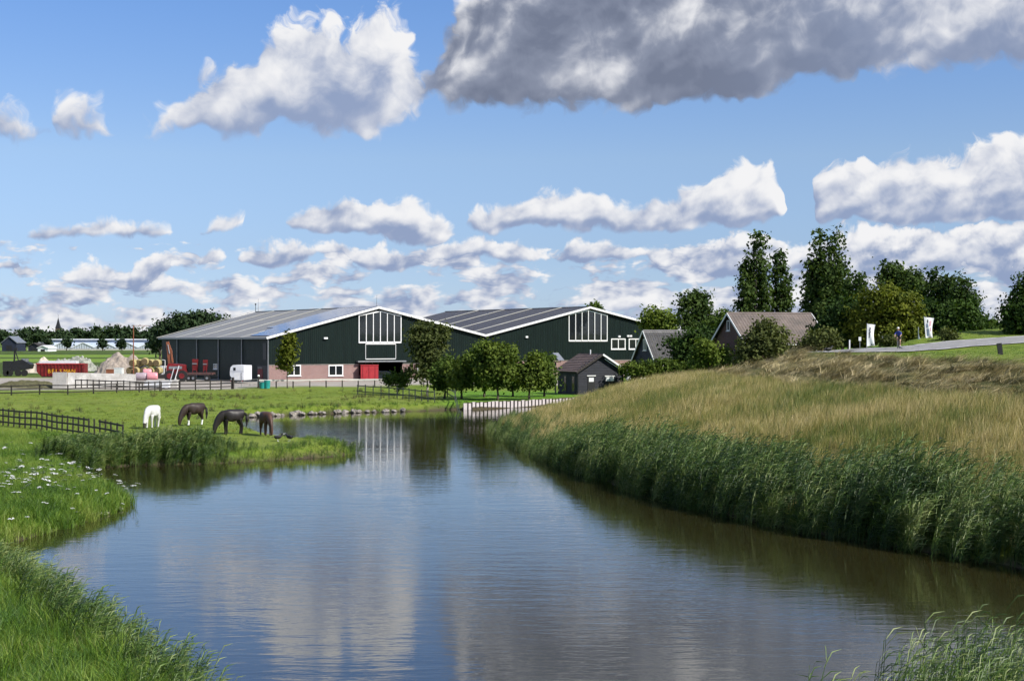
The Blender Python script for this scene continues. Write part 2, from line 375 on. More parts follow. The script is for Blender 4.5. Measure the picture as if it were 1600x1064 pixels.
# ================================================================== ground and water
WATER = [(-3,18),(-1,6),(3,6),(4,20),(6,25),(9,26.2),(12,28.2),(15.5,32),(17.4,37),(15.9,42),(15.4,42.7),(14,45),(12.8,47.3),(11.0,50.2),(9.5,53),(7.6,58),(5.8,64),(4.2,70),(2.8,77),(1.2,85),(0,93.5),(-1.0,101),(-1.6,108),(-.9,112.5),(2.2,119),(7,128),(11,140),(12.5,150),
 (9.2,154.6),(6.6,151.6),(3.3,148),(0,144.6),(-4.2,140.6),(-6.4,140.2),(-8,138.4),(-10,137.2),(-14.5,134.6),(-17.5,132.6),(-20,130.4),(-23,128),(-23.6,122),(-21.5,113),(-19.0,105.5),(-17.4,99.5),(-15.2,95.2),(-12.4,91.6),(-10.4,89.0),(-9.5,87.4),(-9.6,85.6),(-10.6,84.0),(-12.9,82),(-16.8,79.2),(-21,78),(-22.4,75.8),(-22.0,71.6),(-19.4,65.6),(-17.4,63),(-16.0,60.2),(-15.8,57.4),(-16.0,54),(-16.4,51),(-17.3,47.4),(-22,46.2),(-30,45.4),(-44,45),(-44,42.4),(-24,42.8),(-18,42.4),(-14.6,40.8),(-12.6,38),(-11,35.2),(-8.3,30.6),(-6.4,27.6),(-4.5,23)]
_P = np.array(WATER, float); _Q = np.roll(_P, -1, 0)
def shore(x, y):
    """signed distance to the water's edge, positive on land"""
    x = np.asarray(x, float); y = np.asarray(y, float); best = np.full(x.shape, 1e9); ins = np.zeros(x.shape, bool)
    for (ax, ay), (bx, by) in zip(_P, _Q):
        dx, dy = bx - ax, by - ay; t = np.clip(((x - ax) * dx + (y - ay) * dy) / (dx * dx + dy * dy), 0, 1)
        best = np.minimum(best, np.hypot(x - ax - t * dx, y - ay - t * dy))
        c = (ay > y) != (by > y)
        ins ^= c & (x < (bx - ax) * (y - ay) / (by - ay + 1e-12) + ax)
    return np.where(ins, -best, best)
def sst(a, b, x): t = np.clip((x - a) / (b - a), 0, 1); return t * t * (3 - 2 * t)
def vnoise(x, y, s, seed=0):
    """cheap smooth value noise in [-1,1]"""
    x = np.asarray(x) / s; y = np.asarray(y) / s; i = np.floor(x).astype(int); j = np.floor(y).astype(int); fx = x - i; fy = y - j
    def h(a, b):
        q = (a * 374761393 + b * 668265263 + seed * 974711) & 0xffffffff; q = ((q ^ (q >> 13)) * 1274126177) & 0xffffffff
        return ((q ^ (q >> 16)) & 0xffff) / 32767.5 - 1
    fx = fx * fx * (3 - 2 * fx); fy = fy * fy * (3 - 2 * fy)
    return (h(i, j) * (1 - fx) + h(i + 1, j) * fx) * (1 - fy) + (h(i, j + 1) * (1 - fx) + h(i + 1, j + 1) * fx) * fy
_EY = np.array([0, 30, 42.7, 47.3, 53, 64, 77, 93.5, 108, 200.]); _EX = np.array([38, 22.3, 15.4, 12.8, 9.5, 5.8, 2.8, 0, -1.6, -1.6])
def dike_s(x, y): return (np.asarray(x, float) - np.interp(y, _EY, _EX)) * .97
def dike_back(x, y):
    """1 on the dike, falling to 0 behind it where it bends away to the right"""
    yb = 113.5 + 3.4 * np.maximum(np.asarray(x, float) - 21.5, 0); return 1 - sst(0, 16, np.asarray(y, float) - yb)
ROAD = [(33, 138, 5.6), (29.5, 128, 5.85), (26.9, 121.6, 5.98), (27.2, 117.6, 6.05), (28.9, 115.0, 6.08), (31, 113.6, 6.14), (33, 113.5, 6.30), (36, 114, 6.60), (41.7, 115.8, 6.95), (52, 120, 7.5), (70, 128, 7.6)]
def road_at(x, y):
    """signed distance from the road's centre line (positive on the far side) and the road level there"""
    x = np.asarray(x, float); y = np.asarray(y, float); best = np.full(x.shape, 1e9); off = np.zeros(x.shape); zc = np.zeros(x.shape)
    for (ax, ay, az_), (bx, by, bz_) in zip(ROAD, ROAD[1:]):
        dx, dy = bx - ax, by - ay; L = math.hypot(dx, dy); t = np.clip(((x - ax) * dx + (y - ay) * dy) / L / L, 0, 1)
        d = np.hypot(x - ax - t * dx, y - ay - t * dy); o = (-(x - ax) * dy + (y - ay) * dx) / L; k = d < best
        off = np.where(k, np.where(np.abs(o) < d, np.sign(o) * d, o), off); zc = np.where(k, az_ + (bz_ - az_) * t, zc); best = np.where(k, d, best)
    return off, zc
BANK = .066
def lawnmask(x, y): x = np.asarray(x, float); y = np.asarray(y, float); return sst(-9, -5, x) * sst(133, 138, y) * (1 - sst(170, 180, y))
def height(x, y):
    x = np.asarray(x, float); y = np.asarray(y, float); d = shore(x, y); s = dike_s(x, y)
    z = .6 + .10 * vnoise(x, y, 9, 1) + .05 * vnoise(x, y, 3, 2) + .12 * lawnmask(x, y)
    left = (x < -3) & (y < 60); z = np.where(left, z + .25 * sst(2, 14, d), z)
    wall = sst(-6.5, -4, x) * sst(137, 139, y)                         # timber revetment: upright edge
    bank = np.where(d > 0, sst(0, 1.3, d) * (1 - wall) + sst(-.05, .12, d) * wall, 0)
    z = z * bank
    prof = np.interp(s, [0, 1.2, 4, 10, 13.5, 16.5, 21, 25.5, 27], [0, .35, 1.05, 2.95, 3.55, 3.90, 4.90, 5.62, 5.98])
    top = 0 * x
    off, zc = road_at(x, y); onr = zc + BANK * np.clip(off, -3.2, 2.6) + np.clip((off - 2.6) * .07, 0, .45) - .05
    near = np.clip((off + 27) / 23.8, 0, 1) * sst(22, 25, s) ; prof = prof * (1 - near) + onr * near
    rough = .16 * vnoise(x, y, 4, 5) * sst(2, 6, s) * (1 - sst(24, 27, s)) + .10 * vnoise(x * .5, y, 1.7, 6) * sst(14, 17, s) * (1 - sst(24, 26, s))
    k = dike_back(x, y) * sst(-.2, .5, s) * sst(24, 34, y + 0 * x)
    z = np.maximum(z, 0) * 1.0; zd = prof + top + rough
    z = np.where(s > 0, z * (1 - k) + np.maximum(zd, z * bank) * k, z)
    return np.where(d > 0, np.maximum(z, .04 + 0 * z), -np.minimum(.9, .15 - d * .5))
def H(x, y): return float(height(np.array([x]), np.array([y]))[0])

def axis(lo, a, b, hi, step, grow=1.16):
    v = list(np.arange(a, b + 1e-6, step)); q = step; t = a; L = []
    while t > lo: q *= grow; t -= q; L.append(max(t, lo))
    q = step; t = b; R = []
    while t < hi: q *= grow; t += q; R.append(min(t, hi))
    return np.array(L[::-1] + v + R)
gx_ = axis(-5000, -46, 50, 5000, .62); gy_ = axis(-2500, 22, 158, 9000, .62)
GX, GY = np.meshgrid(gx_, gy_); gz = height(GX.ravel(), GY.ravel())
nx, ny = len(gx_), len(gy_); idx = np.arange(nx * ny).reshape(ny, nx)
quads = np.stack([idx[:-1, :-1], idx[:-1, 1:], idx[1:, 1:], idx[1:, :-1]], -1).reshape(-1, 4)
def fast_mesh(name, verts, faces, mats, smooth=False, attrs=None, dom='POINT'):
    verts = np.asarray(verts, np.float32); faces = np.asarray(faces, np.int32); k = faces.shape[1]
    me = bpy.data.meshes.new(name); me.vertices.add(len(verts)); me.vertices.foreach_set('co', verts.ravel())
    me.loops.add(faces.size); me.loops.foreach_set('vertex_index', faces.ravel())
    me.polygons.add(len(faces)); me.polygons.foreach_set('loop_start', np.arange(0, faces.size, k, dtype=np.int32))
    if smooth: me.polygons.foreach_set('use_smooth', np.ones(len(faces), bool))
    for n, a in (attrs or {}).items():
        at = me.attributes.new(n, 'FLOAT', dom); at.data.foreach_set('value', np.asarray(a, np.float32))
    for m in (mats if isinstance(mats, (list, tuple)) else [mats]): me.materials.append(m)
    me.update(calc_edges=True); return me
fx_, fy_ = GX.ravel(), GY.ravel(); sh_ = shore(fx_, fy_); ss_ = dike_s(fx_, fy_) ; kb_ = dike_back(fx_, fy_) * (ss_ > 0)
wob = vnoise(fx_, fy_, 6, 9) * 1.2
a_dry = sst(2.0, 5.0, ss_ + wob) * (1 - sst(16, 17, ss_)) * kb_
a_mown = sst(15.8, 16.8, ss_ + .4 * vnoise(fx_, fy_, 3, 4)) * (1 - sst(25.2, 26.2, ss_)) * kb_
a_yard = sst(-118, -112, fx_) * (1 - sst(-41 + 3, -41 + 8, fx_ - (fy_ - 180) * .0)) * sst(178, 181, fy_ + wob * .3) * (1 - sst(232, 238, fy_))
a_yard = np.maximum(a_yard, sst(-40, -38, fx_) * (1 - sst(8, 12, fx_)) * sst(191, 193, fy_ - (fx_ + 36) * .18) * (1 - sst(225, 232, fy_)) * 1.0)
a_soil = (1 - sst(.25, .8, sh_ + .25 * vnoise(fx_, fy_, 1.2, 3)))
a_lawn = lawnmask(fx_, fy_)
a_wild = np.maximum((fx_ < -3) * (fy_ < 82) * 1.0, 0)
def ground_mat():
    m, t, b = new_mat('ground_cover'); p = pos(t)
    n0 = noise(t, p, .045, 4, .6); n1 = noise(t, p, .35, 4, .6); n2 = noise(t, p, 3.0, 4, .65); n3 = noise(t, p, 14.0, 3, .7)
    f = ((n1 - .5) * 1.5 + (n2 - .5) * 1.1 + (n3 - .5) * .9 + (n0 - .5) * 1.1 + .5).clamp()
    c = mixc(t, f, (.085, .135, .014), (.19, .250, .030))                                   # grazed pasture
    c = mixc(t, (n0 - .40).step(.0, .25) * n2.step(.42, .62) * .55, c, (.15, .14, .055))    # worn, rushy patches
    farf = t.nodes.new('ShaderNodeSeparateXYZ'); t.links.new(p, farf.inputs[0]); Yp = E(t, farf.outputs[1])
    strip = noise(t, mapped(t, p, (.0012, .011, 1)), 1.0, 2, .5)
    c = mixc(t, Yp.step(235, 262), c, mixc(t, strip.step(.46, .54), (.055, .085, .016), (.14, .22, .030)))  # fields beyond
    c = mixc(t, attr(t, 'lawn'), c, mixc(t, f, (.070, .160, .012), (.12, .235, .02)))
    c = mixc(t, attr(t, 'wild') * .8, c, mixc(t, f, (.075, .14, .015), (.16, .24, .03)))
    c = mixc(t, attr(t, 'dry'), c, mixc(t, f, (.13, .13, .035), (.33, .27, .10)))
    st = noise(t, mapped(t, p, (1.6, .55, 1.6)), 1.0, 5, .65)
    c = mixc(t, attr(t, 'mown'), c, mixc(t, ((st - .5) * 3.0 + (n3 - .5) * .8 + .42).clamp(), (.045, .06, .016), (.20, .165, .06)))  # olive stubble, darkened in colour for the shade between hay rows
    c = mixc(t, attr(t, 'yard'), c, mixc(t, f, (.24, .21, .18), (.40, .37, .33)))
    c = mixc(t, attr(t, 'soil'), c, mixc(t, n2, (.035, .030, .018), (.10, .085, .05)))
    t.links.new(c, b.inputs['Base Color']); b.inputs['Roughness'].default_value = .9; b.inputs['Specular IOR Level'].default_value = .15
    bump(t, b, n2 * .6 + n3 * .5 + st * attr(t, 'mown') * 1.5, .8, .10); return m
MAT['ground'] = ground_mat()
gr = link('ground', fast_mesh('ground', np.stack([fx_, fy_, gz], 1), quads, MAT['ground'], True,
      {'dry': a_dry, 'mown': a_mown, 'yard': a_yard, 'soil': a_soil * (sh_ < 2), 'lawn': a_lawn, 'wild': a_wild}))
tag(gr, 'flat polder ground with pasture, lawn, yard and grassy dike', kind='structure')

def water_mat():
    m, t, b = new_mat('canal_water'); p = pos(t)
    calm = noise(t, p, .035, 3, .5).step(.40, .62)
    r1 = noise(t, mapped(t, p, (.55, 1.9, 1)), 1.0, 3, .55, dist=.3)
    r2 = noise(t, mapped(t, p, (1.9, 6.0, 1)), 1.0, 3, .6, dist=.4)
    r3 = noise(t, mapped(t, p, (.12, .30, 1)), 1.0, 2, .5)
    h = r1 * .55 + r2 * calm.mad(.26, .08) + r3 * .6
    b.inputs['Base Color'].default_value = (.024, .022, .008, 1); b.inputs['Roughness'].default_value = .03
    b.inputs['IOR'].default_value = 1.75; b.inputs['Specular IOR Level'].default_value = .5
    bump(t, b, h, .30, .045); return m
MAT['water'] = water_mat()
wm = MB().add([(-46, 4, 0), (20, 4, 0), (20, 160, 0), (-46, 160, 0)], [(0, 1, 2, 3)])
tag(wm.build('canal_water', MAT['water']), 'still canal water reflecting the clouded sky', kind='structure')

# ================================================================== scattered growth
def proto(name, verts, faces, mat, tone):
    me = fast_mesh(name, verts, faces, mat, False, {'tone': tone}, 'FACE'); return bpy.data.objects.new(name, me)
def tuft(name, n, rad, h0, h1, w, lean, mat, seed, seg=3, spread=.35):
    """a bunch of bent, tapering blades"""
    r = np.random.default_rng(seed); V = []; Fc = []; T = []
    for i in range(n):
        a = r.uniform(0, 2 * math.pi); q = rad * math.sqrt(r.random()); base = np.array([q * math.cos(a), q * math.sin(a), -.05])
        h = r.uniform(h0, h1); d = np.array([r.normal(0, spread) + lean[0], r.normal(0, spread) + lean[1]]); yaw = r.uniform(0, math.pi)
        side = np.array([math.cos(yaw), math.sin(yaw), 0]); b = len(V); tn = r.random()
        for k in range(seg + 1):
            u = k / seg; c = base + np.array([d[0] * h * u * u, d[1] * h * u * u, h * u * (1 - .22 * u * np.hypot(*d))])
            ww = w * (1 - u) ** .7 * (.6 + .4 * min(1, u * 4)) if k < seg else w * .08
            V += [c - side * ww / 2, c + side * ww / 2]
        for k in range(seg): Fc.append((b + 2 * k, b + 2 * k + 1, b + 2 * k + 3, b + 2 * k + 2)); T.append(tn)
    return proto(name, V, Fc, mat, T)
def reed(name, n, rad, h0, h1, mat, seed, lean=(.16, .02), leaves=8, lw=.03, plume=True):
    """reed stems with long leaves streaming down-wind"""
    r = np.random.default_rng(seed); V = []; Fc = []; T = []
    def strip(P, W, s, tn):
        b = len(V)
        for p, w in zip(P, W): V.append(p - s * w / 2); V.append(p + s * w / 2)
        for k in range(len(P) - 1): Fc.append((b + 2 * k, b + 2 * k + 1, b + 2 * k + 3, b + 2 * k + 2)); T.append(tn)
    for i in range(n):
        a = r.uniform(0, 2 * math.pi); q = rad * math.sqrt(r.random()); base = np.array([q * math.cos(a), q * math.sin(a), -.1]); h = r.uniform(h0, h1)
        dl = np.array([lean[0] + r.normal(0, .07), lean[1] + r.normal(0, .07)])
        at = lambda u: base + np.array([dl[0] * h * u * u, dl[1] * h * u * u, h * u])
        strip([at(0), at(.5), at(1)], [.016, .013, .006], np.array([1., 0, 0]), .35)
        for k in range(leaves):
            u = .18 + .80 * (k + r.random()) / leaves; L = r.uniform(.30, .60) * (1.1 - .35 * u) * (h / 2) ** .5; ang = r.normal(0, 1.0) if r.random() < .75 else r.uniform(-3.1, 3.1)
            dr = np.array([math.cos(ang), math.sin(ang), 0]); sd = np.array([-dr[1] * .6, dr[0] * .6, .75]); rise = r.uniform(.7, 1.7)
            p0 = at(u); P = [p0, p0 + dr * L * .45 + np.array([0, 0, rise * L * .5]), p0 + dr * L + np.array([0, 0, rise * L * .55])]
            strip(P, [lw * .6, lw, lw * .1], sd, r.random())
        if plume and r.random() < .4:
            p0 = at(1.0); strip([p0, p0 + np.array([.10, 0, .16]), p0 + np.array([.22, 0, .20])], [.03, .05, .01], np.array([0, .5, .8]), 0.05)
    return proto(name, V, Fc, mat, T)
def scatter(name, label, protos, P, scl, rz, tilt=None, idx=None, parent=None):
    """one 'stuff' object whose points carry instances of small plants"""
    c = bpy.data.collections.new(name + '_plants')
    for i, o in enumerate(protos): o.name = '%s_%02d' % (name, i); c.objects.link(o)
    n = len(P); me = bpy.data.meshes.new(name); me.vertices.add(n); me.vertices.foreach_set('co', np.asarray(P, np.float32).ravel())
    R_ = np.zeros((n, 3), np.float32); R_[:, 2] = rz
    if tilt is not None: R_[:, :2] = tilt
    for nm, typ, val, key in (('rot', 'FLOAT_VECTOR', R_.ravel(), 'vector'), ('scl', 'FLOAT', np.asarray(scl, np.float32), 'value'),
                              ('pick', 'INT', (np.arange(n) * 7 + (np.arange(n) // 3)) % len(protos) if idx is None else idx, 'value'), ('tone', 'FLOAT', RNG.random(n).astype(np.float32), 'value')):
        me.attributes.new(nm, typ, 'POINT').data.foreach_set(key, val)
    o = link(name, me, parent)
    t = bpy.data.node_groups.new(name, 'GeometryNodeTree')
    t.interface.new_socket('Geometry', in_out='INPUT', socket_type='NodeSocketGeometry'); t.interface.new_socket('Geometry', in_out='OUTPUT', socket_type='NodeSocketGeometry')
    gi, go = t.nodes.new('NodeGroupInput'), t.nodes.new('NodeGroupOutput'); ip = t.nodes.new('GeometryNodeInstanceOnPoints')
    ci = t.nodes.new('GeometryNodeCollectionInfo'); ci.inputs['Collection'].default_value = c; ci.inputs['Separate Children'].default_value = True; ci.inputs['Reset Children'].default_value = True
    def na(nm, typ):
        q = t.nodes.new('GeometryNodeInputNamedAttribute'); q.data_type = typ; q.inputs['Name'].default_value = nm; return q.outputs[0]
    t.links.new(gi.outputs[0], ip.inputs['Points']); t.links.new(ci.outputs[0], ip.inputs['Instance']); ip.inputs['Pick Instance'].default_value = True
    t.links.new(na('pick', 'INT'), ip.inputs['Instance Index']); t.links.new(na('rot', 'FLOAT_VECTOR'), ip.inputs['Rotation']); t.links.new(na('scl', 'FLOAT'), ip.inputs['Scale'])
    t.links.new(ip.outputs[0], go.inputs[0])
    md = o.modifiers.new('plants', 'NODES'); md.node_group = t
    return tag(o, label, kind='stuff')
def sample(n, x0, x1, y0, y1, keep):
    """n random ground points in a box for which keep(x, y, shore) holds (keep may return a probability)"""
    x = RNG.uniform(x0, x1, n); y = RNG.uniform(y0, y1, n); d = shore(x, y); k = RNG.random(n) < keep(x, y, d)
    x, y = x[k], y[k]; return np.stack([x, y, height(x, y)], 1)
def in_view(x, y, m=150):
    px = 800 + np.asarray(x) / np.maximum(y, 1) * F; return (px > -m) & (px < 1600 + m)
GRASS = blade_mat('meadow_blades', ((.045, .105, .010), (.09, .175, .015), (.145, .245, .022), (.22, .27, .05)), .25)
BANKG = blade_mat('bank_blades', ((.035, .09, .009), (.075, .155, .013), (.14, .235, .02), (.23, .29, .05)), .3)
DRYG = blade_mat('dry_blades', ((.10, .15, .024), (.22, .225, .050), (.42, .335, .115), (.58, .48, .24)), .10, fine=.5)
REED = blade_mat('reed_blades', ((.022, .052, .008), (.045, .092, .013), (.085, .145, .02), (.19, .23, .07)), .3)
HAY = blade_mat('hay_blades', ((.06, .065, .02), (.17, .15, .05), (.42, .34, .15), (.70, .58, .33)), .5, .05, fine=1.6)
R = lambda n: RNG.random(n)
# reeds along the dike
P = sample(9000, -3, 19, 38, 112, lambda x, y, d: (dike_s(x, y) > -1) * (d > -.55) * in_view(x, y) * np.where(d < 1.5 + vnoise(x, y, 4, 21) * 1.2, 1.0, np.where(d < 5.2 + vnoise(x, y, 4, 22) * 2.2, .36 * np.exp(-np.maximum(d - 2, 0) * .40), 0)) * (.45 + .55 * (y < 84)))
hs = np.interp(P[:, 1], [40, 70, 78, 84, 110], [1.05, .98, .76, .55, .42]) * RNG.uniform(.72, 1.12, len(P)) * (1 + .16 * vnoise(P[:, 0], P[:, 1], 3.2, 23)) * (1 - .18 * np.clip(shore(P[:, 0], P[:, 1]) - 1.8, 0, 2))
P[:, 2] = np.maximum(P[:, 2], -.25)
scatter('reed_bed', 'tall dark green reeds lining the water at the foot of the dike', [reed('r', 11, .30, 1.55, 2.45, REED, s, lean=(.26, .03), leaves=10, lw=.030) for s in range(6)], P, hs, RNG.uniform(-.5, .5, len(P)))
# tall dry grass on the dike slope
P = sample(60000, -4, 34, 44, 118, lambda x, y, d: (dike_s(x, y) > 1.0) * (dike_s(x, y) < 16.6) * (d > 1.0) * in_view(x, y) * np.clip((dike_back(x, y) - .2) * 3, 0, 1) * .55)
scatter('dry_grass', 'tall tan summer grass on the dike slope above the reeds', [tuft('t', 34, .26, .36, .84, .014, (.20, .02), DRYG, s, 3, .22) for s in range(6)], P, RNG.uniform(.7, 1.2, len(P)), RNG.uniform(-.6, .6, len(P)))
# mown hay lying in swathes below the road
P = sample(46000, 8, 46, 56, 122, lambda x, y, d: (dike_s(x, y) > 15.6) * (dike_s(x, y) < 26) * in_view(x, y) * np.clip((dike_back(x, y) - .2) * 3, 0, 1) * (.05 + .95 * (np.sin(dike_s(x, y) * 2.3 + 2.0 * vnoise(x, y, 6, 31)) > .25)) * np.clip(.5 + .8 * vnoise(x, y, 1.4, 33), 0, 1) * (1 - sst(23.5, 25.5, dike_s(x, y))))
sr = dike_s(P[:, 0], P[:, 1]); P[:, 2] += .06
scatter('mown_hay', 'mown straw-coloured hay lying in ragged rows on the upper dike slope', [tuft('h', 26, .34, .38, .78, .028, (2.3, -.7), HAY, s + 40, 3, .8) for s in range(7)], P, RNG.uniform(.6, 1.35, len(P)), RNG.normal(0, .7, len(P)), RNG.normal(0, .15, (len(P), 2)))
# verge grass on the dike top
P = sample(9000, 18, 48, 76, 135, lambda x, y, d: (dike_s(x, y) > 24.5) * in_view(x, y) * (dike_back(x, y) > .5) * ((road_at(x, y)[0] > 2.9) | (road_at(x, y)[0] < -3.4))  * .6)
VERGE = (P,)
# near left bank
P = sample(12000, -22, -3, 20, 43, lambda x, y, d: (d > .05) * in_view(x, y, 120) * (y > 24) * .75)
scatter('bank_grass', 'lush bright green grass on the near bank with the leaning young reeds', [tuft('b', 30, .24, .30, .80, .019, (.14, -.02), BANKG, s + 60, 4, .5) for s in range(7)], P, RNG.uniform(.55, 1.15, len(P)) * (1 + .28 * vnoise(P[:, 0], P[:, 1], 1.1, 91)), RNG.uniform(-3, 3, len(P)))
P = sample(3600, -20, -3, 22, 43, lambda x, y, d: (d > -.25) * (d < 1.4) * in_view(x, y, 120) * np.where(d < .9, .9, .35))
P[:, 2] = np.maximum(P[:, 2], -.1)
scatter('bank_reed', 'young reeds leaning along the edge of the near bank', [reed('n', 5, .2, .75, 1.15, REED, s + 70, (.22, 0), 7, .022, False) for s in range(4)], P, RNG.uniform(.7, 1.1, len(P)), RNG.uniform(-.5, .4, len(P)))
P = sample(900, 3, 15, 21, 31, lambda x, y, d: (d > -.5) * (d < 2.6) * (y > 20.5) * in_view(x, y, 150) * np.where(x > 6.5, .75, .25))
P[:, 2] = np.maximum(P[:, 2], -.1)
scatter('corner_reed', 'thin dark reeds rising from the small near bank facing the reed bed', [reed('c', 4, .25, 1.1, 1.75, REED, s + 80, (.10, 0), 8, .020, False) for s in range(4)], P, RNG.uniform(.75, 1.1, len(P)), RNG.uniform(-.8, .8, len(P)))
# meadow on the promontory and around the left fence
P = sample(34000, -42, -14, 44, 92, lambda x, y, d: (d > .05) * in_view(x, y) * np.where(y < 70, .85, np.where(x < -22, .55, .0)) * ((y - np.interp(x, [-40, -24], [104, 86])) < 0))
scatter('meadow_grass', 'rough green meadow grass on the promontory below the fence', [tuft('m', 26, .26, .25, .62, .020, (.08, -.02), GRASS, s + 90, 3, .45) for s in range(6)], P, RNG.uniform(.7, 1.15, len(P)), RNG.uniform(-3, 3, len(P)))
# reeds and rough growth on the peninsula edge in front of the horses
P = sample(5000, -25, -8, 74, 92, lambda x, y, d: (d > -.35) * (d < 3.4 + vnoise(x, y, 3, 41)) * (y < np.interp(x, [-24, -17, -13, -9], [85, 82.5, 84.5, 90])) * np.where(x < -16.4, .75, .25))
P[:, 2] = np.maximum(P[:, 2], -.15)
scatter('peninsula_reed', 'dark reeds on the water edge in front of the grazing horses', [reed('p', 8, .26, 1.25, 1.75, REED, s + 110, (.12, 0), 8, .036, False) for s in range(4)], P, np.interp(P[:, 0], [-22, -20, -18.2, -16.6, -15, -11, -10, -9.3, -8], [.70, .84, .82, .46, .26, .24, .30, .60, .5]) * RNG.uniform(.8, 1.15, len(P)), RNG.uniform(-.6, .6, len(P)))
P = sample(5200, -24, -8, 74, 101, lambda x, y, d: (d > .0) * (d < 3.0 + vnoise(x, y, 2, 43)) * (x > -17.5) * (y < 90) * .75)
scatter('peninsula_grass', 'rough grass fringe on the peninsula bank below the horses', [tuft('q', 24, .25, .16, .50, .022, (.08, -.1), GRASS, s + 210, 3, .5) for s in range(5)], P, RNG.uniform(.6, 1.2, len(P)) * np.where(shore(P[:, 0], P[:, 1]) < 1.6, 1.0, .55), RNG.uniform(-3, 3, len(P)))
# short pasture tufts
P = sample(60000, -62, 8, 78, 190, lambda x, y, d: (d > .3) * in_view(x, y) * (lawnmask(x, y) < .3) * np.where(y < 120, .40, .22) * (.55 + .45 * vnoise(x, y, 7, 51)) * (y < 178))
scatter('pasture_grass', 'short grazed grass tufts across the horse paddock', [tuft('g', 16, .30, .08, .22, .030, (.04, 0), blade_mat('pasture_blades', ((.075, .125, .014), (.13, .19, .020), (.185, .25, .030), (.24, .235, .05)), .2), s + 130, 2, .5) for s in range(5)], P, RNG.uniform(.7, 1.4, len(P)), RNG.uniform(-3, 3, len(P)))
P = sample(2600, -60, -8, 84, 176, lambda x, y, d: (d > .6) * in_view(x, y) * np.clip(vnoise(x, y, 8, 61) * 1.6 - .35, 0, 1) * np.where((y > 104), 1, .15))
scatter('rush_tufts', 'brown-green rush and dock tufts standing in the paddock', [tuft('u', 22, .26, .25, .7, .03, (.03, 0), blade_mat('rush_blades', ((.02, .035, .009), (.04, .055, .013), (.085, .065, .028), (.12, .10, .035)), .3), s + 150, 3, .3) for s in range(4)], P, RNG.uniform(.5, 1.1, len(P)), RNG.uniform(-3, 3, len(P)))
P = sample(1300, -25, -4, 124, 142, lambda x, y, d: (d > .0) * (d < 2.0) * .8)
scatter('shore_grass', 'overhanging grass fringe along the far paddock bank', [tuft('s', 20, .25, .2, .55, .03, (.05, -.15), GRASS, s + 170, 3, .5) for s in range(4)], P, RNG.uniform(.6, 1.1, len(P)), RNG.uniform(-.5, .5, len(P)))
scatter('verge_grass', 'green verge grass along the dike road', [tuft('v', 20, .25, .05, .15, .022, (.06, 0), GRASS, s + 180, 3, .45) for s in range(4)], VERGE[0], RNG.uniform(.7, 1.3, len(VERGE[0])), RNG.uniform(-3, 3, len(VERGE[0])))
P = sample(900, -20, -3, 22, 43, lambda x, y, d: (d > .5) * in_view(x, y, 120) * np.clip(vnoise(x, y, 2.2, 81) - .1, 0, 1))
scatter('straw_tufts', 'bleached dead straw caught in the near bank grass', [tuft('k', 14, .22, .3, .62, .014, (.5, -.2), blade_mat('straw_blades', ((.20, .16, .07), (.33, .26, .13), (.42, .35, .2)), .4), s + 190, 3, .8) for s in range(3)], P, RNG.uniform(.6, 1.1, len(P)), RNG.uniform(-3, 3, len(P)))
# umbels of white flowers on the promontory
def umbel(seed):
    r = np.random.default_rng(seed); b = MB()
    h = r.uniform(.65, .95); b.cyl((0, 0, 0), (.03, 0, h), .008, .005, 4, 1)
    for i in range(16):
        a = r.uniform(0, 6.3); q = .11 * math.sqrt(r.random()); x, y = q * math.cos(a) + .03, q * math.sin(a); z = h + .02 - q * .25
        b.beam((.03, 0, h - .06), (x, y, z), .004, .004, 1); s = .020; b.add([(x - s, y - s, z), (x + s, y - s, z + .006), (x + s, y + s, z), (x - s, y + s, z + .006)], [(0, 1, 2, 3)], 0)
    return bpy.data.objects.new('umbel', b.mesh('umbel', [MAT['white_paint'], BANKG]))
P = sample(5200, -34, -14.5, 46, 84, lambda x, y, d: (d > -.1) * in_view(x, y) * np.clip(.26 * np.exp(-((y - 61) / 9) ** 2) + vnoise(x, y, 3, 71) * .22 - .03, 0, 1))
scatter('white_umbels', 'flat white flower heads scattered through the meadow grass', [umbel(s) for s in range(4)], P, RNG.uniform(.7, 1.15, len(P)), RNG.uniform(-3, 3, len(P)), RNG.normal(0, .15, (len(P), 2)))

# ================================================================== dike road
RP = []
for a, b in zip(ROAD, ROAD[1:]):
    for k in range(6): RP.append(tuple(a[i] + (b[i] - a[i]) * k / 6 for i in range(3)))
RP.append(ROAD[-1])
def strip_on_ground(name, off0, off1, lift, mat, seg=None):
    v = []; f = []
    for i, p in enumerate(RP):
        a = RP[max(0, i - 1)]; b = RP[min(len(RP) - 1, i + 1)]; dx, dy = b[0] - a[0], b[1] - a[1]; L = math.hypot(dx, dy)
        for o in (off0, (off0 + off1) / 2, off1): v.append((p[0] - dy / L * o, p[1] + dx / L * o, p[2] + BANK * o + lift))
    for i in range(len(RP) - 1):
        if seg is None or seg(i):
            for k in range(2): b = i * 3 + k; f.append((b, b + 1, b + 4, b + 3))
    return fast_mesh(name, v, f, mat)
MAT['asphalt'] = M('asphalt', (.26, .255, .25), .85, .22, .9, bmp=.01)
MAT['road_paint'] = M('road_paint', (.74, .74, .72), .6, .2, 2)
road = tag(link('road', strip_on_ground('road', -2.6, 2.6, .02, MAT['asphalt'])), 'pale asphalt road along the top of the dike', kind='structure')
link('edge_line', strip_on_ground('edge_line', -2.35, -2.2, .026, MAT['road_paint'], lambda i: i % 3 != 2), road)
link('edge_line', strip_on_ground('edge_line', 2.2, 2.35, .026, MAT['road_paint'], lambda i: i % 3 != 2), road)

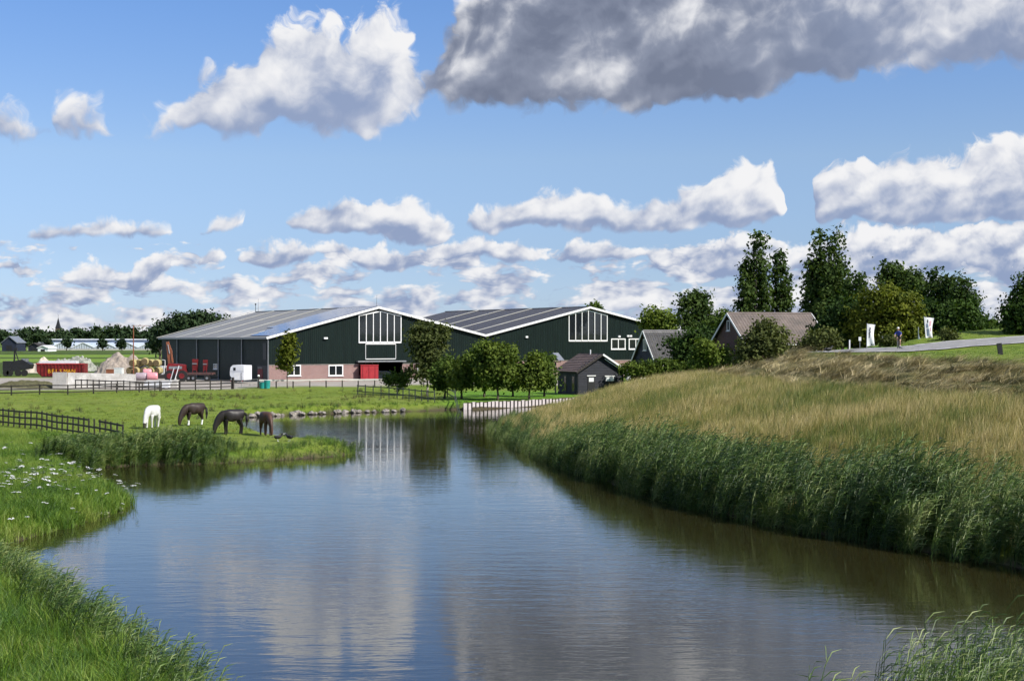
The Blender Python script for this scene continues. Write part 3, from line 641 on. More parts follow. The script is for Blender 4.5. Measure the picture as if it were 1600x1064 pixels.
# ================================================================== shared building pieces
def window(parent, x, z, w, h, panes, y=0.0, fr=.12, mat='white_paint', sill=True, side='front'):
    """casement on the wall plane y (facing -y); side='left' puts it on the x plane facing -x"""
    def put(b, name, m, par): 
        o = b.build(name, m, par)
        if side == 'left' and par is parent: o.rotation_euler = (0, 0, -math.pi / 2); o.location = (y, 0, 0)
        return o
    yy = 0 if side == 'left' else y
    xx = -x if side == 'left' else x
    b = MB(); b.box(xx - w / 2, xx + w / 2, yy - .09, yy + .02, z, z + fr).box(xx - w / 2, xx + w / 2, yy - .09, yy + .02, z + h - fr, z + h)
    b.box(xx - w / 2, xx - w / 2 + fr, yy - .088, yy + .02, z + fr, z + h - fr).box(xx + w / 2 - fr, xx + w / 2, yy - .088, yy + .02, z + fr, z + h - fr)
    win = put(b, 'window', MAT[mat], parent)
    iw = (w - 2 * fr) / panes
    for i in range(panes):
        x0 = xx - w / 2 + fr + i * iw
        MB().box(x0 + .01, x0 + iw - .01, yy - .04, yy + .01, z + fr, z + h - fr).build('pane', MAT['glass'], win)
        if i: MB().box(x0 - fr * .4, x0 + fr * .4, yy - .08, yy, z + fr, z + h - fr).build('mullion', MAT[mat], win)
    if sill: MB().box(xx - w / 2 - .08, xx + w / 2 + .08, yy - .16, yy, z - .07, z - .005).build('sill', MAT[mat], win)
    return win
BO = np.array([-36.3, 212.0]); BA = math.radians(32.2); G = np.array([math.cos(BA), math.sin(BA)]); U = np.array([-math.sin(BA), math.cos(BA)])
BZ = .6
def on_gable(px, py):
    """photo pixel -> (metres along the gable wall, metres above the yard)"""
    k = (px - 800) / F; t = (k * BO[1] - BO[0]) / (G[0] - k * G[1]); Y = BO[1] + G[1] * t; return t, Z_at(py, Y) - BZ
def on_side(px, py):
    k = (px - 800) / F; t = (k * BO[1] - BO[0]) / (U[0] - k * U[1]); Y = BO[1] + U[1] * t; return t, Z_at(py, Y) - BZ
LEN = 49.0
W1 = on_gable(757, 524)[0]; W2 = on_gable(1092, 527)[0]
def barn(name, label, x0, x1, ridge_x, eave, ridge, eave_r, door, strips, roofmat, plinth_z, slab_left=True):
    loc = BO + G * x0
    b = thing(name, label, 'barn', (loc[0], loc[1], BZ), BA, 'green barns side by side')
    W = x1 - x0; rx = ridge_x - x0; L = LEN
    zt = lambda x: eave + (ridge - eave) * x / rx if x <= rx else ridge + (eave_r - ridge) * (x - rx) / (W - rx)
    w = MB(); th = .18
    def plate(poly): w.prism(poly, 0, th)
    if door:
        d0, d1, dh = door[0] - x0, door[1] - x0, door[2]
        plate([(0, -.3), (d0, -.3), (d0, zt(d0)), (0, zt(0))])
        mid = [(d0, dh), (d1, dh), (d1, zt(d1))] + ([(rx, ridge)] if d0 < rx < d1 else []) + [(d0, zt(d0))]
        plate(mid); right = [(d1, -.3), (W, -.3), (W, zt(W))] + ([(rx, ridge)] if rx > d1 else []) + [(d1, zt(d1))]; plate(right)
    else: plate([(0, -.3), (W, -.3), (W, zt(W)), (rx, ridge), (0, zt(0))])
    w.prism([(0, -.3), (W, -.3), (W, zt(W)), (rx, ridge), (0, zt(0))], L - th, L)
    w.box(W - th, W, th, L - th, -.3, zt(W))
    w.build('wall', MAT['green_sheet'], b)
    if slab_left: MB().box(0, th, th, L - th, -.3, eave).build('side_wall', MAT['green_sheet'], b)
    else: MB().box(0, th, th, L - th, -.3, eave).build('side_wall', MAT['green_sheet'], b)
    # roof slopes, lights, fascia
    ov, t_ = .45, .16
    for s, (xa, za, xb, zb) in enumerate(((-.5 if slab_left else .02, zt(0) - (.12 if slab_left else 0), rx, ridge), (rx, ridge, W + (.02 if slab_left else .5), zt(W) - (0 if slab_left else .12)))):
        rf = MB().add([(xa, -ov, za + .02), (xb, -ov, zb + .02), (xb, L + ov, zb + .02), (xa, L + ov, za + .02), (xa, -ov, za + .02 + t_), (xb, -ov, zb + .02 + t_), (xb, L + ov, zb + .02 + t_), (xa, L + ov, za + .02 + t_)],
             [(0, 1, 2, 3), (7, 6, 5, 4), (0, 4, 5, 1), (1, 5, 6, 2), (2, 6, 7, 3), (3, 7, 4, 0)]).build('roof', MAT[roofmat], b)
        if s == 0:
            for y in strips:
                MB().beam((xa + .15, y, za + .05 + t_), (xb - .25, y, zb + .05 + t_), .42, .06).build('skylight_strip', MAT['skylight'], rf)
        MB().beam((xa - .02, -ov - .05, za + .04 + (.05 if s == 0 else 0)), (xb + (.02 if s else 0), -ov - .05, zb + .05), .09, .34, up=(0, 0, 1)).build('fascia', MAT['white_paint'], b)
    MB().box(rx - .25, rx + .25, -ov, L + ov, ridge + t_ - .02, ridge + t_ + .10).build('ridge_cap', MAT[roofmat], b)
    return b, W, rx, zt
def skylight_mat():
    m, t, b = new_mat('skylight'); n = noise(t, coord(t), .8, 4, .6); t.links.new(mixc(t, n, (.34, .33, .28), (.58, .57, .50)), b.inputs['Base Color']); b.inputs['Roughness'].default_value = .5; return m
MAT['skylight'] = skylight_mat()
e1 = on_gable(420, 528)[1]; r1t, r1z = on_gable(590, 481); v1 = on_gable(757, 525)[1]
d0, dz0 = on_gable(560, 566); d1, _ = on_gable(628, 566)
bays = [on_side(x, 560)[0] for x in (380, 343, 309, 278)]
b1, Wb, rx1, zt1 = barn('green_barn', 'green sheet-clad barn with solar panels on its roof and an open doorway', 0, W1, r1t, e1, r1z, v1, (d0, d1, dz0), [y + .3 for y in bays] + [bays[-1] + 10.5], 'roof_sheet', 2.9)
e2 = v1; r2t, r2z = on_gable(920, 481); v2 = on_gable(1092, 527)[1]
strips2 = [8.0, 17.5, 27.0, 36.5]
b2, Wc, rx2, zt2 = barn('green_barn', 'green sheet-clad barn with plain dark roof and glazed gable behind the black shed', W1 + .06, W2, r2t, e2, r2z, v2, None, strips2, 'roof_dark', 2.9, False)
# gable glazing: six tall panes under the roof slope
def gable_glass(b, off, xl, xr, ybot, ytop_l, ytop_m, ytop_r, zt):
    x0, z0 = on_gable(xl, ybot); x1, _ = on_gable(xr, ybot); x0 -= off; x1 -= off; tops = [on_gable(xl, ytop_l)[1], on_gable((xl + xr) / 2, ytop_m)[1], on_gable(xr, ytop_r)[1]]
    top = lambda x: np.interp(x, [x0, (x0 + x1) / 2, x1], tops)
    fr = .17; fm = MB().beam((x0 - fr / 2, -.06, z0), (x1 + fr / 2, -.06, z0), .14, .24)
    xm = (x0 + x1) / 2
    fm.beam((x0, -.06, top(x0)), (xm, -.06, top(xm)), .14, .2).beam((xm, -.06, top(xm)), (x1, -.06, top(x1)), .14, .2)
    for x in (x0, x1): fm.beam((x, -.061, z0 - .1), (x, -.061, top(x) + .1), .14, .2)
    win = fm.build('gable_window', MAT['white_paint'], b)
    for i in range(6):
        a = x0 + (x1 - x0) * i / 6; c = x0 + (x1 - x0) * (i + 1) / 6
        MB().prism([(a, z0), (c, z0), (c, top(c) - .05), (a, top(a) - .05)], -.035, -.012).build('pane', MAT['glass'], win)
        if i: MB().beam((a, -.07, z0), (a, -.07, top(a) - .05), .12, .26).build('mullion', MAT['white_paint'], win)
gable_glass(b1, 0, 560.5, 626, 535, 493, 486.5, 494, zt1)
gable_glass(b2, W1 + .06, 888.5, 948, 532.5, 492, 485, 493, zt2)
# left barn: brick plinth in pieces between the openings, windows, lettering frame, lamp, canopy
def plinth(b, off, xa, xb, ztop, name='plinth'):
    MB().box(xa, xb, -.10, -.004, -.3, ztop).build(name, MAT['brick'], b)
pz = on_gable(470, 570.5)[1]
plinth(b1, 0, .02, d0 - .02, pz); plinth(b1, 0, d1 + .02, Wb - .02, pz)
MB().box(0, d0, -.14, -.004, pz + .003, pz + .12).build('plinth_cap', MAT['grey_wood'], b1); MB().box(d1, Wb, -.14, -.004, pz + .003, pz + .12).build('plinth_cap', MAT['grey_wood'], b1)
for xa, xb in ((448, 469.5), (512.5, 535.5), (651, 673)):
    x0, zb = on_gable(xa, 587.5); x1, zt_ = on_gable(xb, 570); window(b1, (x0 + x1) / 2, zb, x1 - x0, zt_ - zb, 2, -.10, .16)
x0, zb = on_gable(571, 561); x1, zt_ = on_gable(618, 537.5)
fr = MB(); 
for p, q in (((x0, zb), (x1, zb)), ((x0, zt_), (x1, zt_)), ((x0, zb), (x0, zt_)), ((x1, zb), (x1, zt_))): fr.beam((p[0], -.04 - .001 * (p[0] == q[0]), p[1]), (q[0], -.04 - .001 * (p[0] == q[0]), q[1]), .06, .12)
fr.build('hoist_door_frame', MAT['white_paint'], b1); MB().box(x0 + .1, x1 - .1, -.03, -.008, zb + .1, zt_ - .1).build('hoist_door', MAT['green_sheet'], b1)
xl, zl = on_gable(508, 528.5); MB().box(xl - .3, xl + .3, -.35, -.01, zl - .12, zl + .14).build('wall_lamp', MAT['white_paint'], b1)
xa, za = on_gable(557.5, 566.5); xb, _ = on_gable(629, 566.5); MB().box(xa - .2, xb + .2, -.9, -.15, dz0 + .02, dz0 + .22).build('canopy', MAT['steel'], b1)
for i, px in enumerate((561, 571.5, 582.5)):      # glazed porch screen left of the opening
    x, _ = on_gable(px, 580); x2, _ = on_gable(px + 11, 580)
    MB().box(x, x + .12, .22, .34, 0, dz0).build('porch_post', MAT['grey_wood'], b1); MB().box(x + .13, x2 - .01, .27, .30, .9, dz0).build('porch_pane', MAT['glass'], b1)
MB().box(d0 + .02, d0 + .2 + (d1 - d0) * .5, .35, .5, 0, .9).build('porch_base', MAT['brick'], b1)
fl = MB().box(.3, Wb - .3, .2, LEN - .3, -.05, .02).build('barn_floor', MAT['concrete'], b1)
# left barn, long side: downpipes, window, loading bays with red gates
for px in (378.5, 342, 308.5, 277.5):
    t = on_side(px, 560)[0]; MB().cyl((-.10, t, -.1), (-.10, t, e1 - .1), .09, n=8).build('downpipe', MAT['steel'], b1)
MB().cyl((-.12, -.12, -.1), (-.12, -.12, e1 - .1), .09, n=8).build('downpipe', MAT['steel'], b1)
MB().box(-.62, -.42, -.3, LEN + .3, e1 - .18, e1 - .02).build('gutter', MAT['steel'], b1)
t0, zb = on_side(340, 577); t1, zt_ = on_side(334, 568.5); window(b1, (t0 + t1) / 2, zb, abs(t1 - t0), zt_ - zb, 2, -.004, .12, side='left')
for (xa, xb, ya, yb, mt) in ((418.5, 402.5, 596, 571, 'black_metal'), (392, 386.5, 590, 569.5, 'grey_wood')):
    t0, zb = on_side(xa, ya); t1, zt_ = on_side(xb, yb); MB().box(-.05, -.003, t0 + .05, t1, 0, zt_).build('loading_door', MAT[mt], b1)
for (xa, xb) in ((392.5, 386.8), (411, 403.5)):
    t0, _ = on_side(xa, 590); t1, _ = on_side(xb, 590); o = MB().box(-.10, -.055, t0, t1, .1, 1.9).build('red_gate', MAT['shaded_red'], b1)
t0, _ = on_side(411, 590); t1, zt_ = on_side(403.5, 573); MB().box(-.10, -.055, t0, t1, 1.95, zt_).build('glazed_panel', MAT['skylight_dark'] if 'skylight_dark' in MAT else MAT['grey_wood'], b1)
t0, zb = on_side(417, 562); t1, zt_ = on_side(411.5, 536)
MB().box(-.06, -.003, t0 + .1, t1, zb, zt_).build('side_louvre', MAT['black_metal'], b1)
# solar array on the left roof slope
def solar_mat():
    m, t, b = new_mat('solar_cell'); v = coord(t); n = noise(t, v, 1.2, 3, .5)
    t.links.new(mixc(t, n, (.020, .030, .075), (.035, .05, .12)), b.inputs['Base Color']); b.inputs['Roughness'].default_value = .12; b.inputs['Specular IOR Level'].default_value = .8; b.inputs['Coat Weight'].default_value = .5; b.inputs['Coat Roughness'].default_value = .05; return m
MAT['solar'] = solar_mat()
slope = math.atan2(r1z - (e1 - .12), rx1 + .5); sl = math.hypot(r1z - e1 + .12, rx1 + .5)
pan = MB().box(-.82, .82, -.5, .5, -.03, .03, 0).mesh('solar_panel', [MAT['solar']])
rail_m = MB().box(-.83, .83, -.51, .51, -.045, -.02).mesh('panel_frame', [MAT['black_metal']])
for i in range(11):
    for j in range(13):
        d = 1.6 + i * 1.66; y = .15 + j * 1.03
        if i < 3 and j > 9 + i - 2: continue
        if d > sl - .8: continue
        x = -.5 + d * math.cos(slope); z = e1 - .12 + d * math.sin(slope) + .02 + .16 + .09
        link('solar_panel', pan, b1, (x, y, z), (0, -slope, 0))
# masts on the ridges
def mast(px, top, label, extra=False):
    k = (px - 800) / F
    # on the ridge line of the left barn: find the point along it
    p0 = BO + G * r1t; t = (k * p0[1] - p0[0]) / (U[0] - k * U[1]); t = min(max(t, .3), LEN - .3); q = p0 + U * t
    m = thing('roof_mast', label, 'antenna', (q[0], q[1], BZ + r1z + .2)); h = Z_at(top, q[1]) - BZ - r1z - .2
    MB().cyl((0, 0, -.1), (0, 0, h), .05, .025, 6).build('pole', MAT['steel'], m)
    if extra:
        MB().cyl((-.5, 0, -.1), (-.5, 0, h * .55), .05, n=6).ball((-.5, 0, h * .58), .16).build('weather_vane', MAT['black_metal'], m); MB().beam((-.5, 0, h * .25), (0, 0, h * .25), .04, .04).build('brace', MAT['steel'], m)
mast(400.5, 467, 'twin antenna mast on the far end of the solar-panelled barn roof', True)
mast(590.5, 461, 'single thin antenna mast above the glazed gable of the solar-panelled barn')
# right barn details
off2 = W1 + .06
pz2 = on_gable(975, 563)[1]
plinth(b2, off2, .02, Wc - .02, pz2); MB().box(0, Wc, -.14, -.004, pz2 + .003, pz2 + .12).build('plinth_cap', MAT['grey_wood'], b2)
for xa, xb in ((954.5, 977), (982, 1004)):
    x0, zb = on_gable(xa, 546); x1, zt_ = on_gable(xb, 529); window(b2, (x0 + x1) / 2 - off2, zb, x1 - x0, zt_ - zb, 2, -.004, .18)
for px, py in ((822, 526.5), (966.5, 525.8), (980.3, 525), (984.5, 525)):
    x, z = on_gable(px, py); MB().box(x - off2 - .22, x - off2 + .22, -.3, -.01, z - .15, z + .15).build('wall_lamp', MAT['white_paint'], b2)

# ================================================================== houses and sheds
def corrugated(x0, x1, p0, p1, pitch, amp):
    """tiled slope between two horizontal edges p0=(y,z) low and p1=(y,z) high, rolls running down the slope"""
    n = max(4, int((x1 - x0) / pitch * 4)); V = []; Fc = []
    dy, dz = p1[0] - p0[0], p1[1] - p0[1]; L = math.hypot(dy, dz); ny_, nz_ = -dz / L, dy / L
    if nz_ < 0: ny_, nz_ = -ny_, -nz_
    rows = max(2, int(L / .36))
    for r in range(rows):
        for e in (0, 1):
            t = (r + e) / rows; lift = .0 if e else .045
            for i in range(n + 1):
                x = x0 + (x1 - x0) * i / n; h = lift + amp * abs(math.sin(math.pi * (x - x0) / pitch)) ; V.append((x, p0[0] + dy * t + ny_ * h, p0[1] + dz * t + nz_ * h))
    for k in range(2 * rows - 1):
        for i in range(n): a = k * (n + 1) + i; Fc.append((a, a + 1, a + n + 2, a + n + 1))
    return V, Fc
def house(name, label, cat, loc, rz, L, Wd, eave, ridge, wall, tile, side_wall=None, ov=.35, verge='white_paint', tile_pitch=.34, extra=None, gable_col=None):
    """ridge along local x from 0 to L; gable ends at x=0 and x=L; front slope faces -y"""
    h = thing(name, label, cat, loc, rz)
    MB().add([(0, -Wd / 2, -.6), (0, Wd / 2, -.6), (0, Wd / 2, eave), (0, 0, ridge), (0, -Wd / 2, eave), (L, -Wd / 2, -.6), (L, Wd / 2, -.6), (L, Wd / 2, eave), (L, 0, ridge), (L, -Wd / 2, eave)],
        [(0, 1, 2, 3, 4), (9, 8, 7, 6, 5), (0, 4, 9, 5), (1, 6, 7, 2)]).build('wall', MAT[wall], h)
    sl_ = (ridge - eave) / (Wd / 2); ye, ze = Wd / 2 + ov, eave - ov * sl_
    for s in (-1, 1):
        V, Fc = corrugated(-ov, L + ov, (s * ye, ze + .06), (0, ridge + .06), tile_pitch, .05)
        rf = link('roof', fast_mesh('roof', V, Fc, MAT[tile]), h)
        MB().add([(-ov, s * ye, ze - .05), (-ov, 0, ridge - .05), (L + ov, 0, ridge - .05), (L + ov, s * ye, ze - .05), (-ov, s * ye, ze + .05), (-ov, 0, ridge + .05), (L + ov, 0, ridge + .05), (L + ov, s * ye, ze + .05)],
            [(0, 1, 2, 3), (7, 6, 5, 4), (0, 4, 5, 1), (2, 6, 7, 3), (3, 7, 4, 0)]).build('roof_deck', MAT['dark_wood'], rf)
        for x in (-ov - .04, L + ov + .04):
            MB().beam((x, s * (ye + .05), ze + .0), (x, 0, ridge + .06 + .001 * s), .06, .20).build('bargeboard', MAT[verge], h)
        MB().cyl((-ov, s * (ye + .08), ze - .02), (L + ov, s * (ye + .08), ze - .02), .07, n=8).build('gutter', MAT['steel'], h)
    MB().cyl((-ov, 0, ridge + .10), (L + ov, 0, ridge + .10), .13, n=8).build('ridge_tiles', MAT[tile], h)
    return h
MAT['grey_tile'] = M('grey_tile', (.115, .11, .115), .55, .35, 1.2)
MAT['brown_tile'] = M('brown_tile', (.15, .115, .10), .65, .4, .9, c2=(.085, .07, .062))
MAT['black_boards'] = M('black_boards', (.017, .019, .028), .7, .4, 2.5, stretch=(.3, .3, 3))
MAT['blue_boards'] = M('blue_boards', (.018, .024, .045), .7, .35, 2)
MAT['shingle'] = M('shingle', (.135, .095, .082), .85, .45, 2.2, c2=(.075, .055, .05), bmp=.02)
# dark house with the steep grey tiled roof, gable to the left
Y_ = 186.0; ang = math.radians(22)
x_ = X_at(1008, Y_); rz_ = Z_at(518, Y_)
dh = house('dark_house', 'dark blue boarded house with steep grey tiled roof behind the clipped hedge', 'house', (x_, Y_, .6), ang, 8.6, 6.6, 3.4, rz_ - .6, 'blue_boards', 'grey_tile')
window(dh, 0, 4.9, .85, 1.5, 2, -.0, .1, side='left')
# brick house on the right
Y_ = 150.0; x_ = X_at(1141, Y_); rz_ = Z_at(491, Y_)
bh = house('brick_house', 'red-brown brick house with brown tiled roof below the poplars', 'house', (x_, Y_, .6), math.radians(14), 8.9, 9.0, Z_at(532, Y_) - .6 - .2, rz_ - .6, 'dark_brick', 'brown_tile')
window(bh, .4, Z_at(517, Y_) - .6, .75, 1.1, 1, -.0, .1, side='left')
window(bh, 7.0, 4.0, 1.6, 1.5, 2, -4.5, .12)
ch = MB().box(6.9, 7.5, -.3, .3, rz_ - 1.2, rz_ + .0)
# black boarded shed by the lawn
Y_ = 158.0
sx, sy = X_at(903.5, Y_), Y_; sg = thing('black_shed', 'small black boarded shed with brown shingle roof on the lawn edge', 'shed', (sx, sy, H(sx, sy) - .02), math.radians(24))
SW, SD = 5.7, 5.2; se, sr_ = 2.75, 4.45
# local: gable front along x (0..SW) at y=0, depth along +y is hidden, left side visible
b = MB()
nb = 15
for i in range(nb):       # weatherboards of the gable, each lapping the one below
    z0 = i * sr_ / nb; z1 = (i + 1) * sr_ / nb
    xa = 0 if z0 < se else (z0 - se) / (sr_ - se) * SW / 2; xb = SW - xa
    if xb - xa < .3: continue
    b.add([(xa, -.045, z0), (xb, -.045, z0), (xb, -.012, z1 + .02), (xa, -.012, z1 + .02), (xa, .05, z0), (xb, .05, z0), (xb, .05, z1 + .02), (xa, .05, z1 + .02)], [(0, 1, 2, 3), (4, 7, 6, 5), (0, 4, 5, 1), (2, 6, 7, 3), (0, 3, 7, 4), (1, 5, 6, 2)])
b.build('gable_boarding', MAT['black_boards'], sg)
MB().add([(0, .06, -.3), (SW, .06, -.3), (SW, SD, -.3), (0, SD, -.3), (0, .06, se), (SW, .06, se), (SW, SD, se), (0, SD, se), (SW / 2, .06, sr_ - .1), (SW / 2, SD, sr_ - .1)],
    [(0, 3, 7, 4), (1, 5, 6, 2), (0, 4, 8, 5, 1), (3, 2, 6, 9, 7), (4, 7, 9, 8), (5, 8, 9, 6)]).build('wall', MAT['black_boards'], sg)
for s in (-1, 1):
    V = []; b = MB(); n = 11; cx = SW / 2; run = SW / 2 + .45; dzz = (sr_ - se) / (SW / 2)
    for i in range(n):
        t0, t1 = i / n, (i + 1) / n
        xa, xb = cx + s * run * (1 - t0), cx + s * run * (1 - t1); za, zb2 = sr_ - run * dzz * (1 - t0) + .05, sr_ - run * dzz * (1 - t1) + .05
        b.add([(xa, -.5, za + .07), (xa, SD + .3, za + .07), (xb, SD + .3, zb2 + .02), (xb, -.5, zb2 + .02), (xa, -.5, za), (xa, SD + .3, za), (xb, SD + .3, zb2 - .04), (xb, -.5, zb2 - .04)], [(0, 1, 2, 3), (4, 7, 6, 5), (0, 4, 5, 1), (0, 3, 7, 4), (1, 5, 6, 2)])
    b.build('roof', MAT['shingle'], sg)
    MB().beam((cx + s * run, -.52, sr_ - run * dzz + .0), (cx, -.52 - .001 * s, sr_ + .03), .05, .20).build('bargeboard', MAT['dark_wood'] if s < 0 else MAT['white_paint'], sg)
MB().beam((cx + run, -.30, sr_ - run * dzz - .26), (cx + .3, -.30, sr_ - .46), .05, .10).build('barge_trim', MAT['white_paint'], sg)
MB().cyl((cx, -.5, sr_ + .06), (cx, SD + .3, sr_ + .06), .08, n=6).build('ridge', MAT['shingle'], sg)
MB().cyl((cx - .1, 2.4, sr_), (cx - .1, 2.4, sr_ + .55), .07, n=8).build('flue_pipe', MAT['white_metal'], sg)
dr = MB().box(1.15, 2.05, -.075, -.05, 0, 2.05).build('door', MAT['black_metal'], sg); MB().box(1.3, 1.9, -.082, -.072, 1.45, 1.9).build('door_pane', MAT['pale_pane'] if 'pale_pane' in MAT else MAT['white_metal'], dr)
MB().box(1.05, 2.15, -.12, -.05, 2.07, 2.16).build('door_lintel', MAT['white_paint'], sg)
wn = MB().box(3.35, 4.5, -.07, -.05, .9, 2.0).build('window', MAT['black_metal'], sg)
for k in (0, 1): MB().box(3.42 + k * .55, 3.9 + k * .55, -.08, -.065, 1.5, 1.95).build('pane', MAT['white_metal'], wn)
MB().box(3.28, 4.6, -.12, -.05, 2.02, 2.11).build('window_lintel', MAT['white_paint'], sg)
for (ya, yb) in ((.8, 1.6), (2.9, 3.6)):
    w2 = MB().box(-.03, -.003, ya, yb, .1, 2.2).build('side_window', MAT['black_metal'], sg); MB().box(-.04, -.031, ya + .12, yb - .12, .4, 2.0).build('pane', MAT['glass'], w2)
MB().cyl((-.06, .0, 0), (-.06, .0, se - .2), .05, n=6).build('downpipe', MAT['black_metal'], sg)
# satellite dish on the shed
dsh = thing('satellite_dish', 'pale grey satellite dish on the corner of the black shed', 'satellite dish', sg.matrix_basis @ Vector((SW + .35, -.35, 2.05)), math.radians(24))
b = MB(); n = 16; V = [(0, 0, 0)]; 
for r_ in (.2, .36, .46):
    for i in range(n): t = 2 * math.pi * i / n; V.append((r_ * math.cos(t) * .9, -r_ * r_ * .55, r_ * math.sin(t)))
Fc = [(0, 1 + i, 1 + (i + 1) % n) for i in range(n)] + [(1 + k * n + i, 1 + (k + 1) * n + i, 1 + (k + 1) * n + (i + 1) % n, 1 + k * n + (i + 1) % n) for k in range(2) for i in range(n)]
b.add(V, Fc); b.build('reflector', MAT['white_metal'], dsh, True, rot=(0, 0, math.radians(-20)))
MB().beam((0, 0, -.4), (.1, -.5, -.1), .03, .03).box(.06, .14, -.56, -.46, -.14, -.04).build('feed_arm', MAT['steel'], dsh); MB().cyl((0, .05, 0), (-.3, .35, -.1), .03, n=6).build('bracket', MAT['steel'], dsh)
# dovecote-like box roof between the trees and the shed
Y_ = 166; px_ = X_at(868, Y_); bx = thing('bird_table', 'small grey gabled bird house on a post behind the shed roof', 'bird house', (px_, Y_, H(px_, Y_)), math.radians(-30))
zt_ = Z_at(552, Y_) - H(px_, Y_)
MB().cyl((0, 0, -.2), (0, 0, zt_ - 1.0), .09, n=6).build('post', MAT['grey_wood'], bx); MB().box(-.45, .45, -.5, .5, zt_ - 1.05, zt_ - .98).build('platform', MAT['grey_wood'], bx)
MB().beam((-.55, 0, zt_ - .75), (0, 0, zt_), .05, .05).add([(-.8, -.7, zt_ - .85), (-.8, .7, zt_ - .85), (0, .7, zt_), (0, -.7, zt_), (.8, -.7, zt_ - .85), (.8, .7, zt_ - .85), (-.8, -.7, zt_ - .80), (-.8, .7, zt_ - .80), (0, .7, zt_ + .06), (0, -.7, zt_ + .06), (.8, -.7, zt_ - .8), (.8, .7, zt_ - .8)], [(0, 1, 2, 3), (3, 2, 5, 4), (9, 8, 7, 6), (10, 11, 8, 9), (0, 3, 9, 6), (3, 4, 10, 9)]).build('roof', MAT['steel'], bx)
for s in (-1, 1): MB().beam((s * .42, -.45, zt_ - 1), (s * .42, -.45, zt_ - .45), .06, .06).beam((s * .42, .45, zt_ - 1), (s * .42, .45, zt_ - .45), .06, .06).build('strut', MAT['grey_wood'], bx)

# ================================================================== timber revetment in front of the lawn
rv = thing('revetment', 'low bank revetment of pale upright boards below the lawn', 'retaining wall', (0, 0, 0))
path = [(-4.6, 140.3), (-4.2, 140.55), (0, 144.5), (3.3, 147.9), (6.6, 151.5), (9.0, 154.3)]
seg = []; 
for a, c in zip(path, path[1:]):
    L = math.hypot(c[0] - a[0], c[1] - a[1]); k = 0.0
    while k < L: seg.append((a[0] + (c[0] - a[0]) * k / L, a[1] + (c[1] - a[1]) * k / L, math.atan2(c[1] - a[1], c[0] - a[0]))); k += .52
plank = MB().box(-.22, .22, -.04, .03, -.6, .72).mesh('board', [M('pale_board', (.60, .55, .55), .75, .35, 1.5, c2=(.34, .30, .29))]); pile = MB().cyl((0, -.09, -.7), (0, -.09, .74), .055, n=6).mesh('pile', [MAT['dark_wood']])
rr = random.Random(3)
for i, (x, y, a) in enumerate(seg):
    link('board', plank, rv, (x, y, rr.uniform(-.10, .03)), (rr.uniform(-.03, .03), rr.uniform(-.03, .03), a), (rr.uniform(.92, 1.0), 1, 1))
    link('pile', pile, rv, (x + .26 * math.cos(a), y + .26 * math.sin(a), rr.uniform(-.05, .04)), (0, 0, a))

# ================================================================== trees
def leaf_cloud(blobs, n, size, seed, clump=9, spread=.55, jag=.28, fill=.55):
    """small leaf quads in clumps through the blobs' outer volume; returns verts, quads, tone"""
    r = np.random.default_rng(seed); B = np.array(blobs, float); vol = (B[:, 3] * B[:, 4] * B[:, 5]) ** (2 / 3); n = int(n * 1.75); pick = r.choice(len(B), max(4, n // clump), p=vol / vol.sum())
    d = r.normal(size=(len(pick), 3)); d /= np.linalg.norm(d, axis=1)[:, None]
    lump = 1 + jag * np.sin(d @ r.normal(0, 3.2, 3) + 2 * pick) * .6 + jag * r.normal(0, .45, len(pick))
    rad = (fill + (1 - fill) * r.random(len(pick)) ** .45) * lump
    c = B[pick, :3] + d * rad[:, None] * B[pick, 3:6]
    cc = np.repeat(c, clump, 0); dd = np.repeat(d, clump, 0); m = len(cc)
    s_ = spread * .78 * (.6 + .8 * np.repeat(r.random(len(c)), clump))
    ctr = cc + r.normal(0, 1, (m, 3)) * s_[:, None] * np.array([1, 1, .8])
    nrm = dd * .7 + r.normal(0, .75, (m, 3)) + np.array([0, 0, .35]); nrm /= np.linalg.norm(nrm, axis=1)[:, None]
    a = np.cross(nrm, r.normal(size=(m, 3))); a /= np.linalg.norm(a, axis=1)[:, None] + 1e-9; b = np.cross(nrm, a)
    s = size * 1.12 * r.uniform(.55, 1.25, m)[:, None]
    V = np.stack([ctr - a * s * .5, ctr + b * s * .34 + nrm * s * .08, ctr + a * s * .5, ctr - b * s * .34 + nrm * s * .08], 1).reshape(-1, 3)
    tone = np.clip(np.repeat(r.random(len(c)), clump) * .6 + r.random(m) * .4, 0, 1)
    return V, np.arange(4 * m).reshape(-1, 4), tone
def trunk_mesh(h, r0, blobs, mat, seed, limbs=6, low=.25):
    rr = random.Random(seed); b = MB(); pts = []; x = y = 0.0
    for k in range(6):
        pts.append(Vector((x, y, -.25 + (h + .25) * k / 5))); x += rr.uniform(-1, 1) * r0 * .7; y += rr.uniform(-1, 1) * r0 * .7
    rs = [r0 * 1.25] + [r0 * (1 - .80 * k / 5) for k in range(1, 6)]
    b.tube(pts, rs, 8)
    for i in range(limbs):
        B = blobs[i % len(blobs)]; t = rr.uniform(low, .9); k = min(4, int(t * 5)); p = pts[k].lerp(pts[k + 1], t * 5 - k)
        q = Vector((B[0] + rr.uniform(-.6, .6) * B[3], B[1] + rr.uniform(-.6, .6) * B[4], max(p.z + .2 * h, B[2] + rr.uniform(-.3, .5) * B[5])))
        m = p.lerp(q, .5) + Vector((0, 0, -.05 * h)); w = rs[k] * .5
        b.tube([p, m, q], [w, w * .6, w * .2], 5)
        for j in range(2):
            e = q.lerp(m, .4) + Vector((rr.uniform(-.5, .5) * B[3], rr.uniform(-.5, .5) * B[4], rr.uniform(0, .5) * B[5])); b.tube([m.lerp(q, .3), e], [w * .4, w * .1], 4)
    return b.mesh('trunk', [mat], True)
